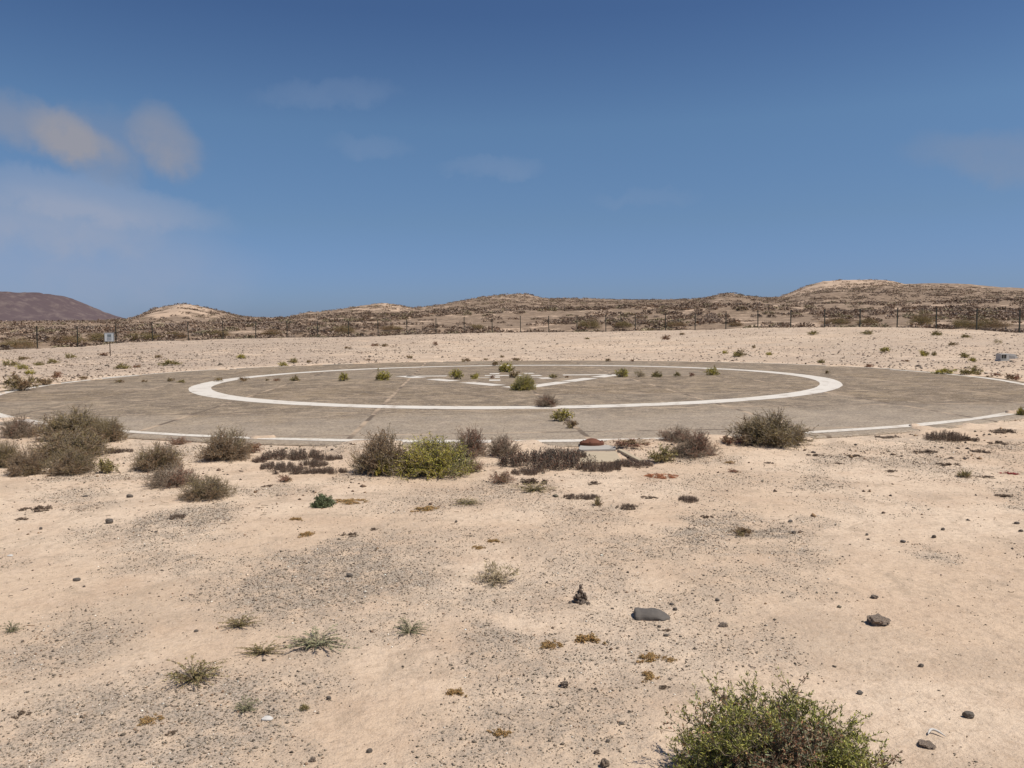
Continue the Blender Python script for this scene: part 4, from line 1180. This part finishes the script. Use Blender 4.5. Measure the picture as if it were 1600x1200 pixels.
# bits of dead plant and stones between creeping plants on the near sand
N = 15000
x = rng.uniform(-10, 10, N); y = rng.uniform(2.2, 14, N)
u = 800 + F * x / y
dn = sstep(.5, .75, vnoise(x, y, .9, 83, 3)) * sstep(6, 9, y) + .05
ok = (rng.uniform(0, 1, N) < dn) & (np.hypot(x - PCX, y - PCY) > R2 + .3)
x, y = x[ok], y[ok]
sz = np.clip(rng.lognormal(math.log(.013), .5, len(x)), .005, .04) * np.clip(y / 8, .3, 1)
col, _ = pick(((.12, .08, .055), (.17, .11, .07), (.09, .07, .055), (.24, .15, .08), (.20, .17, .12)), len(x), .2)
g = pebbles('debris', np.stack([x, y, T(x, y) + sz * .2], 1), sz, col)
tag(g, kind='stuff')

# fallen twigs and dry runners lying on the sand
N = 26000
x = rng.uniform(-11, 11, N); y = rng.uniform(2.5, 13.5, N)
dn = sstep(.48, .70, vnoise(x, y, .7, 87, 4)) * (.12 + .88 * sstep(5.5, 8.5, y)) * .8
ok = (rng.uniform(0, 1, N) < dn) & (np.hypot(x - PCX, y - PCY) > R2 + .3)
x, y = x[ok], y[ok]; M = len(x)
a = rng.uniform(0, 6.28, M)
d = np.stack([np.cos(a), np.sin(a), rng.normal(0, .12, M)], 1)
ln = rng.uniform(.012, .06, M)
P3 = np.stack([x, y, T(x, y) + .006], 1)
K_ = np.stack([P3, P3 + d * ln[:, None] * .5 + rng.normal(0, .004, (M, 3)), P3 + d * ln[:, None]], 1)
Vv, Ff = tubes(K_, np.full((1, 3), .0022), 3)
col, _ = pick(((.17, .115, .075), (.24, .16, .10), (.13, .10, .08), (.30, .22, .15)), M, .2)
g = link('twig_litter', np_mesh('twig_litter', Vv, Ff, m_leaf, {'tint': ('FACE', 'FLOAT_COLOR', rgba(np.repeat(col, 6, 0)))}))
tag(g, kind='stuff')

def scrub(name, N, rlo, rhi, quads, pw, rads, thr=.40, seed=91):
    th_ = rng.uniform(-R(47), R(47), N)
    r_ = rlo + (rhi - rlo) * rng.uniform(0, 1, N) ** pw
    x = r_ * np.sin(th_); y = r_ * np.cos(th_); u = 800 + F * x / y
    nz = vnoise(x, y, 11, seed, 4); nz2 = vnoise(x, y, 45, seed + 7, 2)
    # the right-hand dome and the left mound are sandier
    sandy = ((u > 1215) & (u < 1420) & (y > 300)) | ((u > 225) & (u < 340) & (y > 175) & (y < 300)) | ((u > 560) & (u < 650) & (y > 240) & (y < 310))
    ok = (y > Zfence(u) + 1.0) & (nz + (nz2 - .5) * .3 + rng.normal(0, .11, N) > thr + .12 * open_mask(x, y) - np.where(y < Zfence(u) + 7, .12, 0))
    x, y, nz, u = x[ok], y[ok], nz[ok], u[ok]
    M = len(x); z = T(x, y)
    rad_ = rng.uniform(*rads, M); hgt = rad_ * rng.uniform(.35, .62, M)
    pal = np.array([(.235, .165, .115), (.27, .195, .138), (.215, .15, .106), (.235, .19, .115), (.29, .215, .155), (.24, .18, .135), (.19, .135, .095)])
    base, _ = pick(pal, M, .10)
    tone = .82 + .5 * vnoise(x, y, 60, 5, 2)[:, None]
    base = base * tone
    ci = np.repeat(np.arange(M), quads); K = len(ci)
    a = rng.uniform(0, 6.28, K); cph = rng.uniform(0, 1, K) ** .8
    shell = rng.uniform(.55, 1.05, K)
    p = np.stack([x[ci] + np.cos(a) * np.sqrt(1 - cph ** 2) * rad_[ci] * shell, y[ci] + np.sin(a) * np.sqrt(1 - cph ** 2) * rad_[ci] * shell,
                  z[ci] + cph * hgt[ci] * shell], 1)
    d = unit(np.stack([np.cos(a), np.sin(a), .1 + cph * .3], 1) + rng.normal(0, .45, (K, 3)) * np.array([1, 1, .6]))
    V, Fc = blades(p, d, rad_[ci] * rng.uniform(.22, .45, K) * (1.15 if quads < 40 else 1), rad_[ci] * rng.uniform(.14, .26, K) * (1.3 if quads < 40 else 1))
    cc_ = np.clip(base[ci] * (1 + rng.normal(0, .12, (K, 1))), .02, .6)
    o = link(name, np_mesh(name, V, Fc, m_leaf, {'tint': ('FACE', 'FLOAT_COLOR', rgba(cc_))}))
    tag(o, kind='stuff')
    return M
m1 = scrub('desert_scrub', 6200, 58, 150, 100, .8, (.30, .95), .45)
m2 = scrub('desert_scrub', 22000, 140, 450, 30, .75, (.35, 1.0), .42)
print('scrub', m1, m2)

# bushes one can tell apart right behind the fence
def between(px):
    i = int(np.searchsorted(POSTS, px)) - 1
    if i < 0: return 'left of the first fence post'
    side = ' from the left' if i < 15 else ' from the right' if i > 15 else ''
    return 'right of the %s post%s' % (ORD[i], side)
BF = [('dryg', 15, 545, 60, 19, 'grey-brown'), ('dry', 95, 538, 60, 14, 'brown'), ('dry', 150, 534, 48, 14, 'greyish'), ('dryg', 214, 533, 56, 14, 'olive'), ('dry', 270, 529, 40, 11, 'brown'),
      ('dryg', 336, 527, 42, 11, 'olive'), ('dry', 420, 525, 40, 10, 'brown'), ('dryg', 532, 522, 40, 14, 'brown'), ('dry', 610, 518, 40, 9, 'brown'), ('dry', 745, 516, 30, 9, 'reddish'),
      ('dryg', 922, 515, 38, 17, 'olive'), ('dryg', 976, 513, 32, 12, 'olive'), ('dry', 1060, 512, 40, 9, 'reddish'), ('dry', 1152, 510, 26, 8, 'brown'), ('dry', 1312, 508, 50, 11, 'brown'),
      ('dryg', 1360, 508, 36, 12, 'grey'), ('dryg', 1446, 510, 40, 23, 'rounded olive'), ('dryg', 1512, 512, 40, 18, 'brown'), ('dryg', 1556, 513, 56, 18, 'olive')]
for k, px, py, w_, h_, cw in BF:
    plant(k, px, py, w_, h_, "%s bush just behind the fence, %s" % (cw, between(px)), 'bush', 'bush', 'bushes just behind the fence', parts=False)

# ------------------------------------------------------------------ fence
m_post, n, bs = material("dark_green_steel")
P_ = n.new('ShaderNodeTexCoord').outputs['Object']
n.put(bs.inputs['Base Color'], n.mix(n.noise(P_, 3, 4, .6), (0.035, 0.042, 0.032), (0.075, 0.07, 0.05))); bs.inputs['Roughness'].default_value = .6
bs.inputs['Metallic'].default_value = .3
m_wire, n, bs = material("galvanised_wire")
bs.inputs['Base Color'].default_value = (.20, .19, .17, 1); bs.inputs['Roughness'].default_value = .5; bs.inputs['Metallic'].default_value = .4
fence = bpy.data.objects.new('wire_fence', None); scene.collection.objects.link(fence)
tag(fence, "long curved wire fence on dark steel posts behind the sand strip", 'fence')
post_w = []
allp = [-90, -8] + POSTS + [1665, 1745]
for px in allp:
    Zf = float(Zfence(np.array(float(px)))); X_ = (px - 800) / F * Zf
    post_w.append((X_, Zf, float(T(X_, Zf)) - .05))
x0, y0, z0 = post_w[len(post_w) // 2]
fence.location = (x0, y0, z0)
bm = bmesh.new()
H = 1.78
# angle-steel post with a flat cap and a foot collar
sec = [(-.044, -.03), (.044, -.03), (.044, -.015), (-.028, -.015), (-.028, .04), (-.044, .04)]
lo = [bm.verts.new((a, b_, 0)) for a, b_ in sec]; hi = [bm.verts.new((a, b_, H)) for a, b_ in sec]
for i in range(6):
    j = (i + 1) % 6; bm.faces.new((lo[i], lo[j], hi[j], hi[i]))
bm.faces.new(hi)
for zz, s_ in ((H, .05), (.0, .085)):
    r_ = bmesh.ops.create_cube(bm, size=1); bmesh.ops.scale(bm, verts=r_['verts'], vec=(s_ * 2, s_ * 1.8, .05)); bmesh.ops.translate(bm, verts=r_['verts'], vec=(0, 0, zz + .02))
pm = bpy.data.meshes.new('post'); bm.to_mesh(pm); bm.free(); pm.materials.append(m_post)
for i, (a, b_, c) in enumerate(post_w):
    o = bpy.data.objects.new('post', pm); scene.collection.objects.link(o); o.parent = fence
    o.location = (a - x0, b_ - y0, c - z0)
    o.rotation_euler = (random.uniform(-.02, .02), random.uniform(-.02, .02), math.atan2(-a, b_ - 25) * -1 * 0)
    o.scale = (1, 1, random.uniform(.97, 1.03))
pw = np.array(post_w) - np.array([x0, y0, z0])
for hz in (.12, .62, 1.12, 1.66):
    Pp = (pw + np.array([0, -.045, hz]))[None]
    Vv, Ff = tubes(Pp, np.full((1, len(pw)), .004 if hz < 1.6 else .006), 4)
    o = link('wire', np_mesh('wire', Vv, Ff, m_wire), fence)
# upright wires of the mesh
Pm = []
for a, b_ in zip(pw, pw[1:]):
    for k in range(1, 15):
        q = a + (b_ - a) * k / 15
        Pm.append([q + np.array([0, -.04, .12]), q + np.array([0, -.04, .9]), q + np.array([0, -.04, 1.66])])
Vv, Ff = tubes(np.array(Pm), np.full((1, 3), .0022), 3)
link('wire_mesh', np_mesh('wire_mesh', Vv, Ff, m_wire), fence)

# ------------------------------------------------------------------ sign
def box(bm, c, s, rot=None):
    r_ = bmesh.ops.create_cube(bm, size=1); v = r_['verts']
    bmesh.ops.scale(bm, verts=v, vec=s)
    if rot: bmesh.ops.rotate(bm, verts=v, matrix=rot)
    bmesh.ops.translate(bm, verts=v, vec=c)
    return v
def bm_obj(name, bm, mat, parent=None, bevel=0):
    if bevel: bmesh.ops.bevel(bm, geom=bm.edges[:], offset=bevel, segments=2, affect='EDGES')
    me = bpy.data.meshes.new(name); bm.to_mesh(me); bm.free(); me.materials.append(mat)
    return link(name, me, parent)
def plain(name, col, rough=.6, metal=0, nscale=3, vary=.25):
    m, n, bs = material(name)
    P_ = n.new('ShaderNodeTexCoord').outputs['Object']
    n.put(bs.inputs['Base Color'], n.mix(n.noise(P_, nscale, 5, .65), tuple(c * (1 - vary) for c in col), tuple(min(.95, c * (1 + vary * .6)) for c in col)))
    bs.inputs['Roughness'].default_value = rough; bs.inputs['Metallic'].default_value = metal
    return m
m_board = plain("faded_white_board", (.66, .70, .68), .5, 0, 4, .12)
m_print = plain("faded_print", (.20, .24, .25), .6, 0, 6, .2)
m_rust = plain("rusty_iron", (.17, .065, .035), .9, .1, 14, .5)
m_rpost = plain("rusty_post", (.085, .05, .035), .9, .2, 8, .4)
x, y, z = G(172, 556); z = ground_z(x, y); s = y / F
sign = bpy.data.objects.new('notice_sign', None); scene.collection.objects.link(sign); sign.location = (x, y, z)
tag(sign, "small pale notice board on a thin rusty post before the fence, far left", 'sign')
bw, bh, zt = 14.5 * s, 13.5 * s, 36.5 * s
bm = bmesh.new(); box(bm, (0, .03, (zt - bh * .3) / 2), (.045, .03, zt - bh * .3)); bm_obj('post', bm, m_rpost, sign, .005)
bm = bmesh.new(); box(bm, (0, 0, zt - bh / 2), (bw, .025, bh)); bd = bm_obj('board', bm, m_board, sign, .004)
bm = bmesh.new()
for sx in (-1, 1): box(bm, (sx * bw / 2, 0, zt - bh / 2), (.03, .04, bh + .03))
for sz_ in (0, 1): box(bm, (0, 0, zt - bh * sz_), (bw - .035, .04, .03))
bm_obj('frame', bm, plain("grey_frame", (.28, .28, .26), .6), sign)
bm = bmesh.new(); box(bm, (bw * .02, -.0165, zt - bh * .33), (bw * .42, .008, bh * .30)); bm_obj('printed_panel', bm, m_print, bd)
bm = bmesh.new()
for i in range(4): box(bm, (bw * .02 - (i % 2) * bw * .03, -.0155, zt - bh * (.58 + .09 * i)), (bw * (.5 - .06 * (i % 2)), .006, bh * .028))
bm_obj('faded_lines', bm, plain("faded_text_lines", (.38, .41, .40), .6), bd)

# ------------------------------------------------------------------ floodlight lying low on the sand, far right
x, y, z = G(1573, 564); z = ground_z(x, y); s = y / F
fl = bpy.data.objects.new('floodlight', None); scene.collection.objects.link(fl); fl.location = (x, y, z); fl.rotation_euler.z = R(6)
tag(fl, "low pale floodlight housing with dark glass on the sand, far right", 'floodlight')
m_house = plain("chalky_grey_housing", (.46, .45, .42), .6, 0, 5, .15)
m_glass, n, bs = material("dark_lamp_glass"); bs.inputs['Base Color'].default_value = (.02, .025, .025, 1); bs.inputs['Roughness'].default_value = .12
W_, Hh = 30 * s, 11 * s
bm = bmesh.new()
# tapered housing: tall at the glass end, wedge toward the right
pts = [(-.5, .22), (-.5, 1.0), (.08, 1.0), (.34, .92), (.5, .42), (.40, .30), (-.1, .22)]
fr = [bm.verts.new((a * W_, -.14, b_ * Hh)) for a, b_ in pts]; bk = [bm.verts.new((a * W_, .14, b_ * Hh)) for a, b_ in pts]
bm.faces.new(fr); bm.faces.new(bk[::-1])
for i in range(7):
    j = (i + 1) % 7; bm.faces.new((fr[i], bk[i], bk[j], fr[j]))
bmesh.ops.recalc_face_normals(bm, faces=bm.faces)
hs = bm_obj('housing', bm, m_house, fl, .008)
bm = bmesh.new(); box(bm, (-.33 * W_, -.152, .62 * Hh), (.27 * W_, .012, .56 * Hh)); bm_obj('glass', bm, m_glass, fl, .003)
bm = bmesh.new()
for sx in (-.485, -.175): box(bm, (sx * W_, -.156, .62 * Hh), (.03 * W_, .03, .66 * Hh))
for sz_ in (.31, .93): box(bm, (-.33 * W_, -.156, sz_ * Hh), (.28 * W_, .03, .05 * Hh))
box(bm, (-.33 * W_, -.162, .62 * Hh), (.012 * W_, .01, .56 * Hh))
bm_obj('glass_frame', bm, m_house, fl)
bm = bmesh.new(); box(bm, (-.28 * W_, -.04, .09 * Hh), (.52 * W_, .36, .20 * Hh)); bm_obj('base', bm, m_house, fl, .006)
bm = bmesh.new()
for i in range(5): box(bm, ((.02 + .07 * i) * W_, -.146, (.62 - .03 * i) * Hh), (.012 * W_, .014, .36 * Hh))
bm_obj('cooling_ribs', bm, m_house, fl)

# ------------------------------------------------------------------ concrete slab with a rusty iron cover by the pad rim
m_slab = plain("pale_concrete", (.40, .365, .315), .9, 0, 6, .22)
m_cream = plain("yellowish_concrete", (.46, .37, .25), .9, 0, 5, .2)
def pt(px, py):
    a, b_, c = G(px, py); return np.array([a, b_])
sl = bpy.data.objects.new('concrete_slab', None); scene.collection.objects.link(sl)
c0 = pt(935, 707); zz = ground_z(*c0); sl.location = (c0[0], c0[1], zz)
tag(sl, "pale square concrete slab with cream front panel at the near pad rim", 'slab')
def quad_slab(name, corners, h, mat, low=-.05):
    bm = bmesh.new(); cs = [np.array(c) - c0 for c in corners]
    lo = [bm.verts.new((c[0], c[1], low)) for c in cs]; hi = [bm.verts.new((c[0], c[1], h)) for c in cs]
    for i in range(4):
        j = (i + 1) % 4; bm.faces.new((lo[i], lo[j], hi[j], hi[i]))
    bm.faces.new(hi)
    bmesh.ops.recalc_face_normals(bm, faces=bm.faces)
    return bm_obj(name, bm, mat, sl, .006)
a1, a2, a3, a4 = pt(903, 706), pt(962, 705), pt(963, 694.5), pt(908, 695)
quad_slab('rim_block', [a1, a2, a3, a4], .025, m_slab)
b1_, b2_, b3_, b4_ = pt(907, 726), pt(972, 724), pt(963, 708), pt(903, 709)
quad_slab('front_panel', [b1_, b2_, b3_, b4_], .022, m_cream)
k1, k2 = pt(968, 706), pt(1002, 724)
dv = (k2 - k1) / np.linalg.norm(k2 - k1); nv = np.array([dv[1], -dv[0]]) * .032
quad_slab('kerb', [k1 - nv, k2 - nv, k2 + nv, k1 + nv], .035, m_cream)
# rusty lid: oval flanged dome
cvp = pt(928, 703); s = cvp[1] / F
bm = bmesh.new(); rings = []
for r_, z_ in ((1.0, 0), (1.0, .035), (.93, .045), (.86, .04), (.62, .06), (.30, .082), (.10, .088)):
    rings.append([bm.verts.new((r_ * .165 * math.cos(t), r_ * .12 * math.sin(t), z_)) for t in np.linspace(0, 2 * math.pi, 33)[:-1]])
for p_, q_ in zip(rings, rings[1:]):
    for i in range(32):
        j = (i + 1) % 32; bm.faces.new((p_[i], p_[j], q_[j], q_[i]))
bm.faces.new(rings[-1]); bm.faces.new(rings[0][::-1])
lid = bpy.data.objects.new('iron_cover', None); scene.collection.objects.link(lid); lid.location = (cvp[0], cvp[1] + .28, zz + .026)
tag(lid, "rusty red-brown domed iron cover lying on the pale concrete slab", 'cover')
bm_obj('cover_plate', bm, m_rust, lid)
bm = bmesh.new()
for i in range(6):
    t = i * math.pi / 3 + .3
    r_ = bmesh.ops.create_cone(bm, cap_ends=True, segments=6, radius1=.011, radius2=.010, depth=.014); bmesh.ops.translate(bm, verts=r_['verts'], vec=(.148 * math.cos(t), .107 * math.sin(t), .049))
bm_obj('bolts', bm, m_rust, lid)
